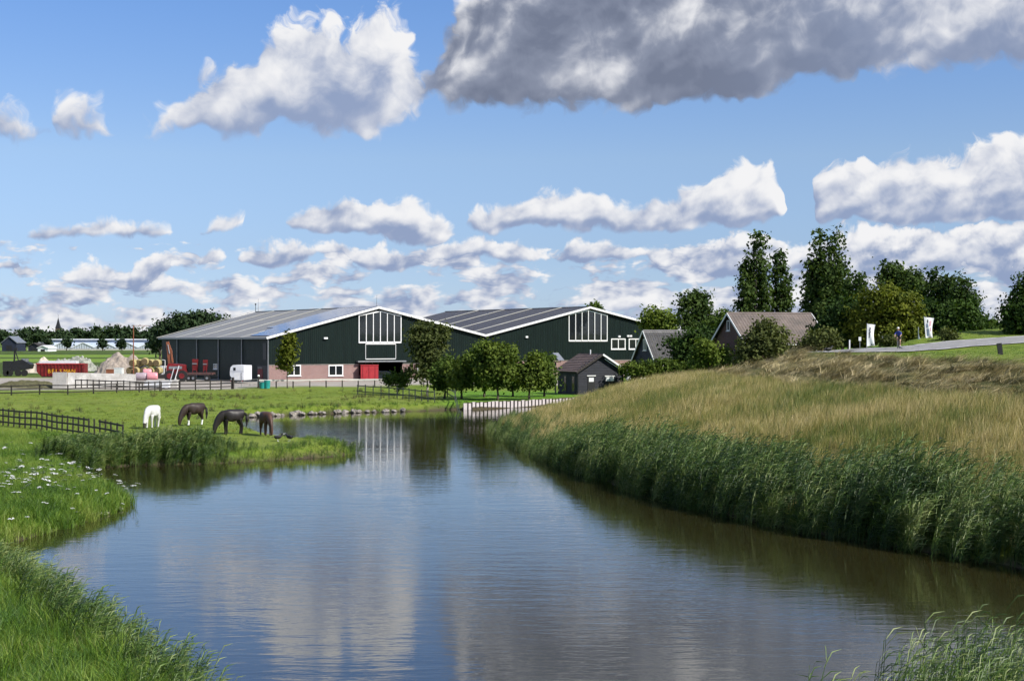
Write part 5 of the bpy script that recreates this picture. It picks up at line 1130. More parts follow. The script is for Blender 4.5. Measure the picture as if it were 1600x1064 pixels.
# pink wrapped bales
MAT['pink_wrap'] = M('pink_wrap', (.70, .30, .34), .35, .25, 1.2); MAT['lilac_wrap'] = M('lilac_wrap', (.42, .34, .38), .35, .3, 1.2)
def round_bale(label, px, py, r, L, mat, end, rz, group, z=None, name='round_bale'):
    x, y, z_ = base(px, py); t = thing(name, label, 'bale', (x, y, (z_ if z is None else z)), rz, group); b = MB()
    n = 18; prof = [(-L / 2, r * .82), (-L / 2 + .08, r * .95), (-L / 4, r), (L / 4, r), (L / 2 - .08, r * .95), (L / 2, r * .82)]
    V = [(u, q_ * math.cos(2 * math.pi * i / n), r + q_ * math.sin(2 * math.pi * i / n)) for u, q_ in prof for i in range(n)]
    b.add(V, [(k * n + i, (k + 1) * n + i, (k + 1) * n + (i + 1) % n, k * n + (i + 1) % n) for k in range(5) for i in range(n)]); b.build('wrap', MAT[mat], t, True)
    for s in (-1, 1): MB().cyl((s * L / 2 - s * .01, 0, r), (s * (L / 2 + .03), 0, r), r * .82, r * .7, 18).build('end', MAT[end], t)
    return t
pg = 'plastic wrapped bales'
round_bale('bright pink wrapped bale by the white tank', 238, 594, .62, 1.6, 'pink_wrap', 'pink_wrap', .2, pg); round_bale('lilac-grey wrapped bale beside the bright pink one', 221, 594, .60, 1.7, 'lilac_wrap', 'lilac_wrap', .1, pg); round_bale('pink bale lying behind on the two wrapped ones', 230, 592, .55, 1.3, 'pink_wrap', 'lilac_wrap', .3, pg, z=1.15)
# round hay bales in two tiers with the hollow dark ends showing
MAT['hay'] = M('hay', (.42, .36, .17), .95, .4, 3, c2=(.20, .16, .07), bmp=.04); MAT['hay_end'] = M('hay_end', (.16, .12, .06), .95, .4, 4, bmp=.04)
hg = 'round hay bales beside the barn'; hz_ = 232.0
for i, (px, py, tier) in enumerate(((209, 573, 1), (218, 572, 1), (227, 572, 1), (236, 574, 1), (246, 575, 1), (203, 590, 0), (214, 590, 0), (225, 590, 0), (236, 590, 0), (247, 590, 0))):
    x = X_at(px, hz_); t = round_bale(['upper round hay bale of the tier next to the gravel heap', 'upper tier hay bale seen over the lamp footing', 'highest-set hay bale of the upper tier', 'upper tier hay bale with a flattened top', 'upper tier hay bale resting against the barn corner', 'lower tier hay bale half buried by gravel', 'lower tier hay bale under the lamp arm', 'lower tier hay bale behind the pink bales', 'lower tier hay bale behind the white tank', 'lower tier hay bale by the barn corner'][i], px, py, .62, 1.2, 'hay', 'hay_end', math.radians(75 + 8 * (i % 3)), hg)
    t.location = (x, hz_ + (i % 2) * .3, .6 + (1.9 if tier else .65) + (.25 if i == 2 else 0))
st = thing('bale_stand', 'dark timber bale stand carrying the hay bales', 'stand', (X_at(228, hz_), hz_, .6)); MB().box(-3.4, 3.2, -.4, .9, 0, .62).build('base_block', MAT['dark_wood'], st)
for x in (-3.2, 0, 3.0): MB().box(x - .1, x + .1, .7, .9, .62, 1.7).build('upright', MAT['dark_wood'], st)
# red telescopic handler / harvester by the barn corner
rx_, ry_, rz_ = base(262, 597); ry_ += 3; rm = thing('red_machine', 'red farm machine with raised lattice arm by the barn corner', 'farm machine', (X_at(260, ry_), ry_, .6), .05); s_ = ry_ / F
MB().add([(0, 0, .9), (29 * s_, 0, .9), (30 * s_, 0, 1.6), (27 * s_, 0, 2.55), (3 * s_, 0, 2.75), (0, 0, 2.2), (0, 1.9, .9), (29 * s_, 1.9, .9), (30 * s_, 1.9, 1.6), (27 * s_, 1.9, 2.55), (3 * s_, 1.9, 2.75), (0, 1.9, 2.2)], [(0, 1, 2, 3, 4, 5), (11, 10, 9, 8, 7, 6), (0, 6, 7, 1), (1, 7, 8, 2), (2, 8, 9, 3), (3, 9, 10, 4), (4, 10, 11, 5), (5, 11, 6, 0)]).build('body', MAT['shaded_red'], rm)
MB().box(4 * s_, 24 * s_, -.03, -.004, 1.9, 2.3).build('hood_stripe', MAT['steel'], rm)
am = MB().beam((3 * s_, .9, 2.6), (0 * s_, .9, 6.0), .34, .5).beam((0, .9, 6.0), (6 * s_, .9, 4.3), .3, .4).beam((6 * s_, .9, 4.3), (8 * s_, .9, 2.8), .25, .3).build('lift_arm', MAT['rust'], rm)
MB().cyl((1.0 * s_, .6, 5.6), (3.6 * s_, .6, 4.2), .08, n=6).build('ram', MAT['steel'], am)
for x in (5, 24): wh = MB().cyl((x * s_, -.2, .85), (x * s_, .35, .85), .85, n=18).build('wheel', MAT['rubber'], rm); MB().cyl((x * s_, -.24, .85), (x * s_, -.19, .85), .42, n=12).build('hub', MAT['shaded_red'], wh)
MB().beam((20 * s_, -.3, 2.4), (14 * s_, -.5, .3), .1, .1).box(13 * s_, 17 * s_, -.7, -.3, .0, .3).build('drawbar', MAT['white_metal'], rm)
# red implements on a dark flat trailer
fx0, fy0, _ = base(290, 596); ft = thing('flat_trailer', 'dark flat trailer with upright headboard along the barn side', 'trailer', (X_at(290, fy0), fy0, .6), math.radians(-4)); s_ = fy0 / F
MB().box(0, 42 * s_, 0, 1.9, 1.0, 1.35).build('deck', M('trailer_deck', (.10, .05, .045), .7, .4, 2), ft)
for x in (5, 12, 34): wh = MB().cyl((x * s_, -.06, .5), (x * s_, .2, .5), .5, n=16).build('wheel', MAT['rubber'], ft); MB().cyl((x * s_, -.09, .5), (x * s_, -.055, .5), .2, n=10).build('hub', MAT['steel'], ft)
MB().beam((42 * s_, .95, 1.1), (49 * s_, .95, .7), .12, .12).build('drawbar', MAT['black_metal'], ft)
for i, (px, w, h) in enumerate(((303, 8, 2.0), (319, 6, 1.9))):
    x = X_at(px, fy0); t = thing('seed_hopper', ['red seed hopper with cross braces on the flat trailer', 'narrow red hopper at the headboard end of the flat trailer'][i], 'hopper', (x, fy0 + .9, 1.96), 0, 'red hoppers on the trailer'); q = w * s_ / 2
    MB().add([(-q, -.4, h), (q, -.4, h), (q, .4, h), (-q, .4, h), (-q * .6, -.3, .3), (q * .6, -.3, .3), (q * .6, .3, .3), (-q * .6, .3, .3)], [(0, 1, 2, 3), (4, 7, 6, 5), (0, 4, 5, 1), (1, 5, 6, 2), (2, 6, 7, 3), (3, 7, 4, 0)]).build('hopper', MAT['shaded_red'], t)
    for s in (-1, 1): MB().beam((s * q * .8, -.35, 0), (s * q * .8, -.35, h * .8), .08, .08).build('leg', MAT['shaded_red'], t)
    MB().box(-q, q, -.46, -.402, h * .62, h * .70).build('brace', MAT['steel'], t)
# white horse trailer
hx, hy, _ = base(370, 599); ht = thing('horse_trailer', 'white horse trailer with rounded nose and small dark window', 'trailer', (X_at(370, hy), hy, .6), math.radians(-12)); s_ = hy / F; w2 = 11.6 * s_; hh = 28 * s_
prof = [(-w2 * .92, .45), (w2, .45), (w2, hh), (-w2 * .55, hh + .06), (-w2 * .9, hh - .25), (-w2, hh - .9), (-w2 * .98, hh * .45), (-w2 * .75, hh * .30)]
MB().prism(prof, 0, 3.0).build('body', MAT['white_metal'], ht)
MB().box(-w2 * .5, -w2 * .16, -.02, -.003, hh * .72, hh * .88).build('window', MAT['glass'], ht)
MB().box(-w2 * .98, w2, -.025, -.003, hh * .66, hh * .675).build('belt_strip', MAT['steel'], ht); MB().box(w2 * .62, w2 * .66, -.05, -.004, .6, hh * .6).build('ramp_hinge', MAT['black_metal'], ht); MB().box(-w2 * .42, w2 * .60, -.02, -.004, .55, hh * .62).build('ramp', MAT['white_paint'], ht)
for y in (.9, 1.8): MB().cyl((-w2 - .02, y, .42), (-w2 + .25, y, .42), .40, n=16).build('wheel', MAT['rubber'], ht)
MB().box(-w2 * .9, w2 * .95, -.06, -.003, .25, .42).build('bumper', MAT['black_metal'], ht)
for s in (-1, 1): MB().box(s * w2 * .8 - .1, s * w2 * .8 + .1, -.09, -.062, .28, .40).build('tail_light', MAT['bright_red'], ht)
MB().cyl((w2 * .3, .3, -.02), (w2 * .3, .3, .45), .05, n=6).build('stand', MAT['steel'], ht)
# concrete hay trough with weeds
ox, oy, _ = base(240, 606); tr = thing('concrete_trough', 'long grey concrete trough beside the pink bales', 'trough', (X_at(226, oy), oy + .8, .6)); q = 48 * oy / F
MB().box(0, q, 0, .2, 0, 1.0).box(0, q, 1.3, 1.5, 0, .995).box(.003, .2, .2, 1.3, 0, .99).box(q - .2, q - .003, .2, 1.3, 0, .99).build('wall', MAT['concrete'], tr); MB().beam((q * .8, -.1, 1.0), (q * .92, -.2, 2.6), .08, .08).build('tap_pipe', MAT['white_metal'], tr); MB().box(q * .76, q * .84, -.3, -.01, .6, .9).build('tap_box', MAT['white_metal'], tr)
# teal bins by the gate
for i, (px, h) in enumerate(((410, .75), (417.5, 1.05))):
    x, y, z_ = base(px, 607.5); t = thing('feed_tub', ['low blue-teal tub beside the field gate', 'taller teal bin with a pale end beside the field gate'][i], 'bin', (x, y, H(x, y)), .1, 'teal bins by the gate'); 
    MB().cyl((0, 0, 0), (0, 0, h), .34, .42, 14).build('drum', MAT['teal'], t); MB().cyl((0, 0, h + .002), (0, 0, h + .05), .45, n=14).build('rim', MAT['teal'] if i == 0 else MAT['white_paint'], t)
# red crate and dark car at the barn doorway
p = BO + G * on_gable(575.5, 590)[0]; rc = thing('red_crate', 'bright red skip box parked at the open barn doorway', 'crate', (p[0] + .4, p[1] - 2.0, .6), BA * .3); q = 27 * p[1] / F / 2
MB().box(-q, q, 0, 1.6, .25, 2.35).build('body', MAT['bright_red'], rc); MB().box(-q - .06, q + .06, -.06, 1.66, 2.353, 2.45).build('rim', MAT['bright_red'], rc)
for x in (-q * .7, 0, q * .7): MB().box(x - .08, x + .08, -.07, -.004, .3, 2.3).build('rib', MAT['bright_red'], rc)
for x in (-q * .6, q * .6): MB().cyl((x, -.02, .14), (x, .2, .14), .14, n=10).build('wheel', MAT['rubber'], rc)
p = BO + G * on_gable(603, 590)[0]; car = thing('parked_car', 'dark blue car in the shade of the barn doorway', 'car', (p[0], p[1] - 2.6, .6), BA * .4); CARM = M('car_paint', (.012, .016, .035), .25, .2, 1, spec=.6)
MB().add([(x * 1.0, y, z) for y in (0, 1.7) for (x, z) in ((-2, .35), (2, .35), (2.05, .8), (1.3, .95), (.7, 1.45), (-1.0, 1.48), (-1.9, 1.0), (-2.05, .7))], [tuple(range(8)), tuple(range(15, 7, -1))] + [(i, i + 8, (i + 1) % 8 + 8, (i + 1) % 8) for i in range(8)]).build('body', CARM, car)
MB().add([(-1.5, -.012, 1.0), (1.1, -.012, 1.0), (.6, -.012, 1.38), (-.95, -.012, 1.40)], [(0, 1, 2, 3)]).build('side_window', MAT['glass'], car)
for x in (-1.25, 1.25):
    for y in (-.02, 1.55): wh = MB().cyl((x, y, .32), (x, y + .17, .32), .32, n=16).build('wheel', MAT['rubber'], car)
for s in (-1, 1): MB().ball((2.0, .85 + s * .6, .72), .12).build('headlight', MAT['white_metal'], car)
# ================================================================== greenhouse, far sheds, church spire
GHM, t_, b_ = new_mat('greenhouse_glass'); n_ = noise(t_, coord(t_), .05, 3, .5); t_.links.new(mixc(t_, n_, (.40, .45, .52), (.60, .65, .70)), b_.inputs['Base Color']); b_.inputs['Roughness'].default_value = .25
GRM = M('greenhouse_roof', (.16, .20, .27), .3, .3, .05)
GY0 = 860.0; s_ = GY0 / F; gh = thing('greenhouse', 'long pale multi-span glasshouse across the far field', 'greenhouse', (X_at(44, GY0), GY0, .6)); ghw = 206 * s_; zt_ = Z_at(529.5, GY0) - .6; ze = Z_at(539.5, GY0) - .6
nsp = 6; sw = ghw / nsp
for i in range(nsp):
    MB().prism([(i * sw, -.4), ((i + 1) * sw - .1, -.4), ((i + 1) * sw - .1, ze * .55), ((i + .5) * sw, ze * 1.55), (i * sw, ze * .55)], 0, 40).build('gable_bay', GHM, gh)
    for k in range(1, 9): x = (i + k / 9) * sw; top_ = ze * .55 + ze * (1 - abs(k / 9 - .5) * 2); MB().box(x - .12, x + .12, -.15, -.01, 0, top_).build('glazing_bar', MAT['steel'], gh)
    MB().beam((i * sw, -.2, ze * .55), ((i + .5) * sw, -.2, ze * 1.55), .3, .35).beam(((i + .5) * sw, -.21, ze * 1.55), ((i + 1) * sw, -.21, ze * .55), .3, .35).build('gable_rafter', MAT['white_paint'], gh)
MB().box(-.5, ghw + .5, 41, 80, -.4, zt_ - .6).build('rear_hall', GRM, gh); MB().box(-.6, ghw + .6, 40.5, 80, zt_ - .6, zt_).build('roof_edge', MAT['white_metal'], gh)
MB().box(0, ghw, -1.0, -.2, -.4, .9).build('base_wall', MAT['concrete'], gh)
def far_shed(label, px0, px1, ytop, Y, wall, roof, skew=0.0, group=None):
    s = Y / F; x = X_at(px0, Y); w = (px1 - px0) * s; h = Z_at(ytop, Y) - .6; t = thing('far_shed', label, 'shed', (x, Y, .6), 0, group)
    MB().prism([(0, -.4), (w, -.4), (w, h * .55), (w * .5, h * .93), (0, h * .55)], 0, 14).build('wall', MAT[wall], t)
    for sgn in (0, 1):
        xa, xb = (-.4, w * .5) if sgn == 0 else (w + .4, w * .5); MB().add([(xa, -.6, h * .53), (xb, -.6, h * .95), (xb, 14.6, h * .95), (xa, 14.6, h * .53), (xa, -.6, h * .53 + .35), (xb, -.6, h * .95 + .35), (xb, 14.6, h * .95 + .35), (xa, 14.6, h * .53 + .35)], [(0, 1, 2, 3), (7, 6, 5, 4), (0, 4, 5, 1), (1, 5, 6, 2), (2, 6, 7, 3), (3, 7, 4, 0)]).build('roof', MAT[roof], t)
    d = MB().box(w * .3, w * .7, -.12, -.01, 0, h * .4).build('door', MAT['black_metal'], t)
    return t
far_shed('dark blue far barn with a grey pitched roof off the greenhouse end', 3, 26, 525, 780, 'blue_boards', 'steel'); far_shed('low black far shed between the slim trees', 44, 62, 536, 770, 'black_boards', 'dark_wood'); far_shed('small white far shed before the greenhouse end', 59, 75, 540, 760, 'white_metal', 'white_metal')
Y_ = 1300.0; s_ = Y_ / F; sp_ = thing('church_spire', 'slender black church spire over the distant trees', 'church tower', (X_at(91, Y_), Y_, .6)); zt_ = Z_at(493, Y_) - .6; zb = Z_at(513, Y_) - .6
MB().box(-2.0, 2.0, -2.0, 2.0, -.5, zb).build('tower', MAT['dark_brick'], sp_); MB().add([(-2.2, -2.2, zb), (2.2, -2.2, zb), (2.2, 2.2, zb), (-2.2, 2.2, zb), (0, 0, zt_ - 1.5), (-1.2, -1.2, zb + 4), (1.2, -1.2, zb + 4), (1.2, 1.2, zb + 4), (-1.2, 1.2, zb + 4)], [(0, 1, 6, 5), (1, 2, 7, 6), (2, 3, 8, 7), (3, 0, 5, 8), (5, 6, 4), (6, 7, 4), (7, 8, 4), (8, 5, 4)]).build('spire', MAT['black_metal'], sp_); MB().cyl((0, 0, zt_ - 1.6), (0, 0, zt_ + .8), .12, n=5).build('finial', MAT['black_metal'], sp_)
Y_ = 400; 
# field edge hedge: long dark belt in front of the greenhouse
# ================================================================== stones of the far bank
STONE = M('bank_stone', (.30, .27, .235), .9, .5, 2, c2=(.10, .09, .075), bmp=.03); smesh = [MB().ball((0, 0, 0), (.5, .42, .34), 8, 6, 0, .22, s).mesh('stone', [STONE]) for s in range(4)]
rr = random.Random(12)
bank = [(-23.4, 126.6), (-22.4, 128.2), (-20, 130.3), (-17.5, 132.5), (-14.5, 134.5), (-10.4, 137.0)]
for i in range(34):
    if i % 9 in (3, 7): continue
    t = (i + rr.uniform(0, .7)) / 34 * (len(bank) - 1); k = int(t); k = min(k, len(bank) - 2); u = t - k
    x, y = bank[k][0] + (bank[k + 1][0] - bank[k][0]) * u, bank[k][1] + (bank[k + 1][1] - bank[k][1]) * u; s = rr.uniform(.3, .85)
    o = link('stone', smesh[i % 4], None, (x + rr.uniform(-.1, .25), y - rr.uniform(-.1, .35), rr.uniform(.05, .22)), (rr.uniform(-.3, .3), rr.uniform(-.3, .3), rr.uniform(0, 6)), (s, s, s * .9)); tag(o, 'pale bank stone at the water edge below the horse paddock', 'stone', 'stones along the paddock bank')
# crumbling stones under the tip of the near promontory
for i in range(7):
    s = rr.uniform(.25, .5); o = link('stone', smesh[i % 4], None, (-15.95 - .12 * i * rr.uniform(.3, 1), 57.6 - .45 * i, .06), (0, 0, i), (s, s, s * .7)); tag(o, 'small crumbly stone under the flower promontory tip', 'stone', 'stones under the promontory')
# hedge posts
for i, px in enumerate((1002, 1007.5, 1013, 1085, 1091, 1105)):
    Y_ = 156 if i < 3 else 152; x = X_at(px, Y_); t = thing('garden_post', ['pale post under the clipped hedge, first of three', 'pale post in the middle of three under the clipped hedge', 'pale post under the clipped hedge nearest the garden tree', 'pale post under the dark spreading tree', 'pale leaning post under the dark spreading tree', 'pale post under the bright shrub tree'][i], 'post', (x, Y_, H(x, Y_)), 0, 'pale garden posts')
    h = (1.9 if i < 3 else 2.6); MB().box(-.09, .09, -.09, .09, -.2, h).build('shaft', MAT['grey_wood'], t); MB().add([(-.11, -.11, h), (.11, -.11, h), (.11, .11, h), (-.11, .11, h), (0, 0, h + .12)], [(0, 1, 4), (1, 2, 4), (2, 3, 4), (3, 0, 4), (3, 2, 1, 0)]).build('cap', MAT['white_paint'], t)
# ================================================================== banners and posts on the dike road
def banner(label, px_base, ybase, Y, quad, cloth, marks, group='roadside banners'):
    x = X_at(px_base, Y); z = H(x, Y); t = thing('banner_flag', label, 'banner', (x, Y, z), 0, group); s = Y / F
    L = [((px - px_base) * s, Z_at(py, Y) - z) for px, py in quad]      # tl, tr, br, bl
    MB().cyl((L[3][0], .03, -.25), (L[0][0], .03, L[0][1] + .05), .03, .02, 6).build('pole', MAT['white_metal'], t)
    n = 8; V = []; Fc = []
    for j in range(n + 1):
        v = j / n
        for i in range(n + 1):
            u = i / n; xa = L[3][0] + (L[0][0] - L[3][0]) * v; xb = L[2][0] + (L[1][0] - L[2][0]) * v - .10 * math.sin(v * math.pi) ; za = L[3][1] + (L[0][1] - L[3][1]) * v; zb = L[2][1] + (L[1][1] - L[2][1]) * v
            V.append((xa + (xb - xa) * u, .10 * math.sin(u * 5 + v * 4) * u, za + (zb - za) * u))
    V2 = [(a, b + .012, c) for a, b, c in V]; m = (n + 1) ** 2
    for j in range(n):
        for i in range(n): a = j * (n + 1) + i; Fc += [(a, a + 1, a + n + 2, a + n + 1), (a + m + n + 1, a + m + n + 2, a + m + 1, a + m)]
    fl_ = link('cloth', fast_mesh('cloth', V + V2, Fc, MAT[cloth], True), t)
    for (u0, u1, v0, v1, mat) in marks:
        q = lambda u, v: (lambda xa, xb, za, zb: (xa + (xb - xa) * u, .10 * math.sin(u * 5 + v * 4) * u - .012, za + (zb - za) * u))(L[3][0] + (L[0][0] - L[3][0]) * v, L[2][0] + (L[1][0] - L[2][0]) * v - .10 * math.sin(v * math.pi), L[3][1] + (L[0][1] - L[3][1]) * v, L[2][1] + (L[1][1] - L[2][1]) * v)
        MB().add([q(u0, v0), q(u1, v0), q(u1, v1), q(u0, v1)], [(0, 1, 2, 3)]).build('print', MAT[mat], fl_)
    return t
MAT['white_cloth'] = M('white_cloth', (.80, .80, .82), .8, .08, 2); MAT['pink_print'] = M('pink_print', (.50, .30, .36), .8, .2, 2); MAT['blue_print'] = M('blue_print', (.22, .28, .40), .8, .2, 2); MAT['black_print'] = M('black_print', (.04, .04, .06), .8, .2, 2)
banner('white banner with a dark vertical word, shorter of the two wide ones', 1355, 541, 120, [(1355, 506), (1368, 507.5), (1366.5, 540), (1354.5, 541)], 'white_cloth',
       [(.28, .52, .78, .84, 'black_print'), (.26, .46, .70, .76, 'black_print'), (.30, .52, .63, .68, 'black_print'), (.24, .44, .54, .61, 'black_print'), (.26, .44, .46, .52, 'black_print'), (.26, .40, .38, .44, 'black_print'), (.55, .95, .03, .09, 'black_print')])
banner('taller white banner printed in blue and pink', 1448, 531, 120.5, [(1444, 495.5), (1460, 497), (1457, 531), (1447, 532)], 'white_cloth',
       [(.16, .40, .55, .72, 'blue_print'), (.2, .5, .20, .50, 'blue_print'), (.30, .42, .76, .90, 'black_print'), (.55, .80, .62, .86, 'pink_print'), (.70, .85, .40, .58, 'pink_print'), (.40, .85, .04, .14, 'pink_print')])
banner('narrow pointed white banner beside the taller printed one', 1436, 536, 120, [(1435, 512), (1436, 513), (1440, 535), (1435, 536)], 'white_cloth', [(.5, .9, .1, .35, 'blue_print')])
def post(label, px, ytop, Y, mat, w=.09, lean=0.0, name='marker_post', group=None):
    x = X_at(px, Y); z = H(x, Y); t = thing(name, label, 'post', (x, Y, z), 0, group); t.rotation_euler = (0, lean, 0); h = Z_at(ytop, Y) - z
    MB().box(-w, w, -w * .8, w * .8, -.25, h).build('shaft', MAT[mat], t); MB().box(-w * 1.02, w * 1.02, -w * .82, w * .82, h + .001, h + .05).build('cap', MAT['white_paint'] if mat != 'black_metal' else MAT['black_metal'], t)
post('thin white marker post by the yellow-green roadside bush', 1327.5, 532, 119, 'white_paint', .05); post('black leaning verge post on the near side of the road', 1563.5, 537.5, 88, 'black_metal', .13, -.14)
x = X_at(1343.5, 120); sg_ = thing('small_sign', 'small white sign plate on a thin post beside the shorter banner', 'sign', (x, 120, H(x, 120))); h = Z_at(527, 120) - H(x, 120)
MB().cyl((0, 0, -.2), (0, 0, h), .03, n=6).build('post', MAT['steel'], sg_); MB().box(-.11, .11, -.04, -.02, h - .30, h + .03).build('plate', MAT['white_paint'], sg_)

# ================================================================== animals and people
def skin(name, joints, bones, root, mats, sub=2, pick=None):
    """joints {key: (x, y, z, r)}; one continuous body grown round the bones"""
    keys = list(joints); me = bpy.data.meshes.new(name); me.from_pydata([joints[k][:3] for k in keys], [(keys.index(a), keys.index(b)) for a, b in bones], [])
    o = bpy.data.objects.new(name, me); COL.objects.link(o); sk = o.modifiers.new('s', 'SKIN'); sk.use_smooth_shade = True; sk.branch_smoothing = .6
    for i, k in enumerate(keys):
        r = joints[k][3]; me.skin_vertices[0].data[i].radius = r if isinstance(r, tuple) else (r, r); me.skin_vertices[0].data[i].use_root = (k == root)
    sb = o.modifiers.new('d', 'SUBSURF'); sb.levels = sub; sb.render_levels = sub
    bpy.context.view_layer.update(); ev = bpy.data.meshes.new_from_object(o.evaluated_get(bpy.context.evaluated_depsgraph_get()))
    COL.objects.unlink(o); bpy.data.objects.remove(o); ev.name = name; ev.materials.clear()
    for m in mats: ev.materials.append(m)
    for p in ev.polygons:
        p.use_smooth = True
        if pick: p.material_index = pick(p.center)
    return ev
def horse(label, px, py, rz, coat, socks=False, blaze=False, dark_tail=True, seed=0, scale=1.0, head_in=0.0):
    x, y = gp(px, py, .66); rr = random.Random(seed); t = thing('horse', label, 'horse', (x, y, H(x, y) + .01), rz, 'horses grazing on the peninsula'); t.scale = (scale * .90, scale * .95, scale * 1.06)
    J = {'pel': (-.58, 0, 1.26, (.42, .46)), 'rump': (-.92, 0, 1.24, (.32, .38)), 'bel': (-.12, 0, 1.16, (.48, .54)), 'che': (.36, 0, 1.18, (.44, .54)), 'bre': (.66, 0, 1.18, (.33, .44)), 'nk1': (.92, 0, 1.00, (.20, .34)), 'nk2': (1.12 - head_in, 0, .74, (.15, .26)), 'pol': (1.24 - head_in, 0, .52, (.13, .20)), 'jaw': (1.28 - head_in, 0, .34, (.12, .18)), 'nos': (1.30 - head_in, 0, .14, (.085, .11)), 'lip': (1.30 - head_in, 0, .06, (.07, .085))}
    Bn = [('pel', 'rump'), ('pel', 'bel'), ('bel', 'che'), ('che', 'bre'), ('bre', 'nk1'), ('nk1', 'nk2'), ('nk2', 'pol'), ('pol', 'jaw'), ('jaw', 'nos'), ('nos', 'lip')]
    for s, n in ((1, 'l'), (-1, 'r')):
        a = rr.uniform(-.10, .16); b = rr.uniform(-.14, .12)
        for k, v in (('sh', (.46, .18, .98, .18)), ('el', (.45 + a * .3, .18, .78, .13)), ('kn', (.46 + a * .7, .165, .46, .085)), ('fe', (.44 + a, .165, .13, .062)), ('ho', (.49 + a, .165, .0, .085))): J[k + n] = (v[0], v[1] * s, v[2], v[3])
        for k, v in (('hp', (-.66, .18, 1.05, .25)), ('st', (-.55 + b * .2, .19, .84, .175)), ('hk', (-.76 + b * .8, .17, .52, .09)), ('hf', (-.72 + b, .17, .14, .065)), ('hh', (-.67 + b, .17, .0, .085))): J[k + n] = (v[0], v[1] * s, v[2], v[3])
        Bn += [('che', 'sh' + n), ('sh' + n, 'el' + n), ('el' + n, 'kn' + n), ('kn' + n, 'fe' + n), ('fe' + n, 'ho' + n), ('pel', 'hp' + n), ('hp' + n, 'st' + n), ('st' + n, 'hk' + n), ('hk' + n, 'hf' + n), ('hf' + n, 'hh' + n)]
    def pk(c):
        if c.z < .07 and c.x < .85: return 1
        if socks and c.z < .40 and c.x < .80: return 2
        if blaze and c.x > 1.1 and c.z < .40: return 1
        return 0
    link('body', skin('body', J, Bn, 'pel', [MAT[coat], MAT['hoof'], MAT['white_paint']], 2, pk), t)
    tm = MAT[coat] if not dark_tail else MAT['black_hair']
    MB().tube([(-.98, 0, 1.32), (-1.13, 0, 1.14), (-1.16, .02, .75), (-1.11, .03, .42)], [.06, .085, .10, .02], 8).build('tail', tm, t, True)
    b = MB()
    for k in range(7): f = k / 6; b.beam((.60 + .50 * f - head_in * f, .0, 1.38 - .72 * f), (.63 + .52 * f - head_in * f, .13, 1.20 - .74 * f), .14, .03)
    b.build('mane', tm, t)
    for s in (-1, 1): MB().add([(1.12 - head_in, s * .05, .62), (1.16 - head_in, s * .10, .60), (1.10 - head_in, s * .09, .58), (1.10 - head_in, s * .09, .74)], [(0, 1, 3), (1, 2, 3), (2, 0, 3), (0, 2, 1)]).build('ear', MAT[coat], t)
    return t
MAT['white_coat'] = M('white_coat', (.60, .59, .57), .7, .25, 2); MAT['dark_bay'] = M('dark_bay', (.030, .017, .012), .55, .4, 2); MAT['black_coat'] = M('black_coat', (.016, .012, .011), .5, .4, 2); MAT['bay_coat'] = M('bay_coat', (.075, .035, .022), .55, .45, 2)
MAT['hoof'] = M('hoof', (.05, .04, .035), .6, .3, 4); MAT['black_hair'] = M('black_hair', (.012, .011, .011), .7, .3, 6)
horse('white horse grazing head-on beside the reeds', 238, 669, math.radians(-104), 'white_coat', dark_tail=False, seed=1, blaze=True, scale=.98)
horse('dark bay horse with white socks grazing behind the others', 303, 665, math.radians(222), 'dark_bay', True, seed=2)
horse('black horse grazing broadside on the short grass', 362, 678.5, math.radians(208), 'black_coat', seed=3)
horse('brown bay horse turned end-on by the water', 416, 680, math.radians(-62), 'bay_coat', seed=4, scale=.95)
# racing cyclist coming along the dike road
cxp, cyp = 31.1, 114.4; _o, _z = road_at(np.array([cxp]), np.array([cyp])); cz = float(_z[0] + BANK * _o[0] + .02); yaw = math.radians(-24)
bk_ = thing('racing_bicycle', 'dark racing bicycle ridden along the dike road', 'bicycle', (cxp, cyp, cz), yaw)
for yy in (-.50, .50):
    w = MB().torus((0, yy, .34), (1, 0, 0), .325, .016, 24, 6).build('wheel', MAT['rubber'], bk_); sp__ = MB()
    for k in range(8): a = k * math.pi / 8; sp__.beam((0, yy - .31 * math.cos(a), .34 - .31 * math.sin(a)), (0, yy + .31 * math.cos(a), .34 + .31 * math.sin(a)), .004, .004)
    sp__.build('spokes', MAT['steel'], w)
FRM = M('bike_frame', (.06, .06, .07), .35, .2, 3)
fb = MB()
for p, q in (((0, .06, .30), (0, .20, .86)), ((0, .06, .30), (0, -.36, .80)), ((0, .19, .80), (0, -.35, .86)), ((0, .06, .30), (0, .50, .34)), ((0, .18, .78), (0, .50, .34)), ((0, -.35, .88), (0, -.50, .34))): fb.cyl(p, q, .02, n=6)
fb.build('frame', FRM, bk_)
MB().tube([(-.21, -.42, .95), (0, -.38, .97), (.21, -.42, .95)], [.016] * 3, 6).tube([(-.21, -.42, .95), (-.21, -.53, .92), (-.21, -.47, .82)], [.016] * 3, 6).tube([(.21, -.42, .95), (.21, -.53, .92), (.21, -.47, .82)], [.016] * 3, 6).build('handlebar', MAT['black_metal'], bk_)
MB().box(-.07, .07, .12, .34, .90, .94).cyl((0, .2, .86), (0, .21, .90), .02, n=6).build('saddle', MAT['black_metal'], bk_); MB().cyl((-.05, .06, .30), (-.03, .06, .30), .09, n=14).beam((-.06, .06, .30), (-.07, .06, .46), .02, .02).beam((.06, .06, .30), (.07, .06, .14), .02, .02).box(-.15, -.06, .01, .11, .45, .475).box(.06, .15, .01, .11, .125, .15).build('crankset', MAT['steel'], bk_)
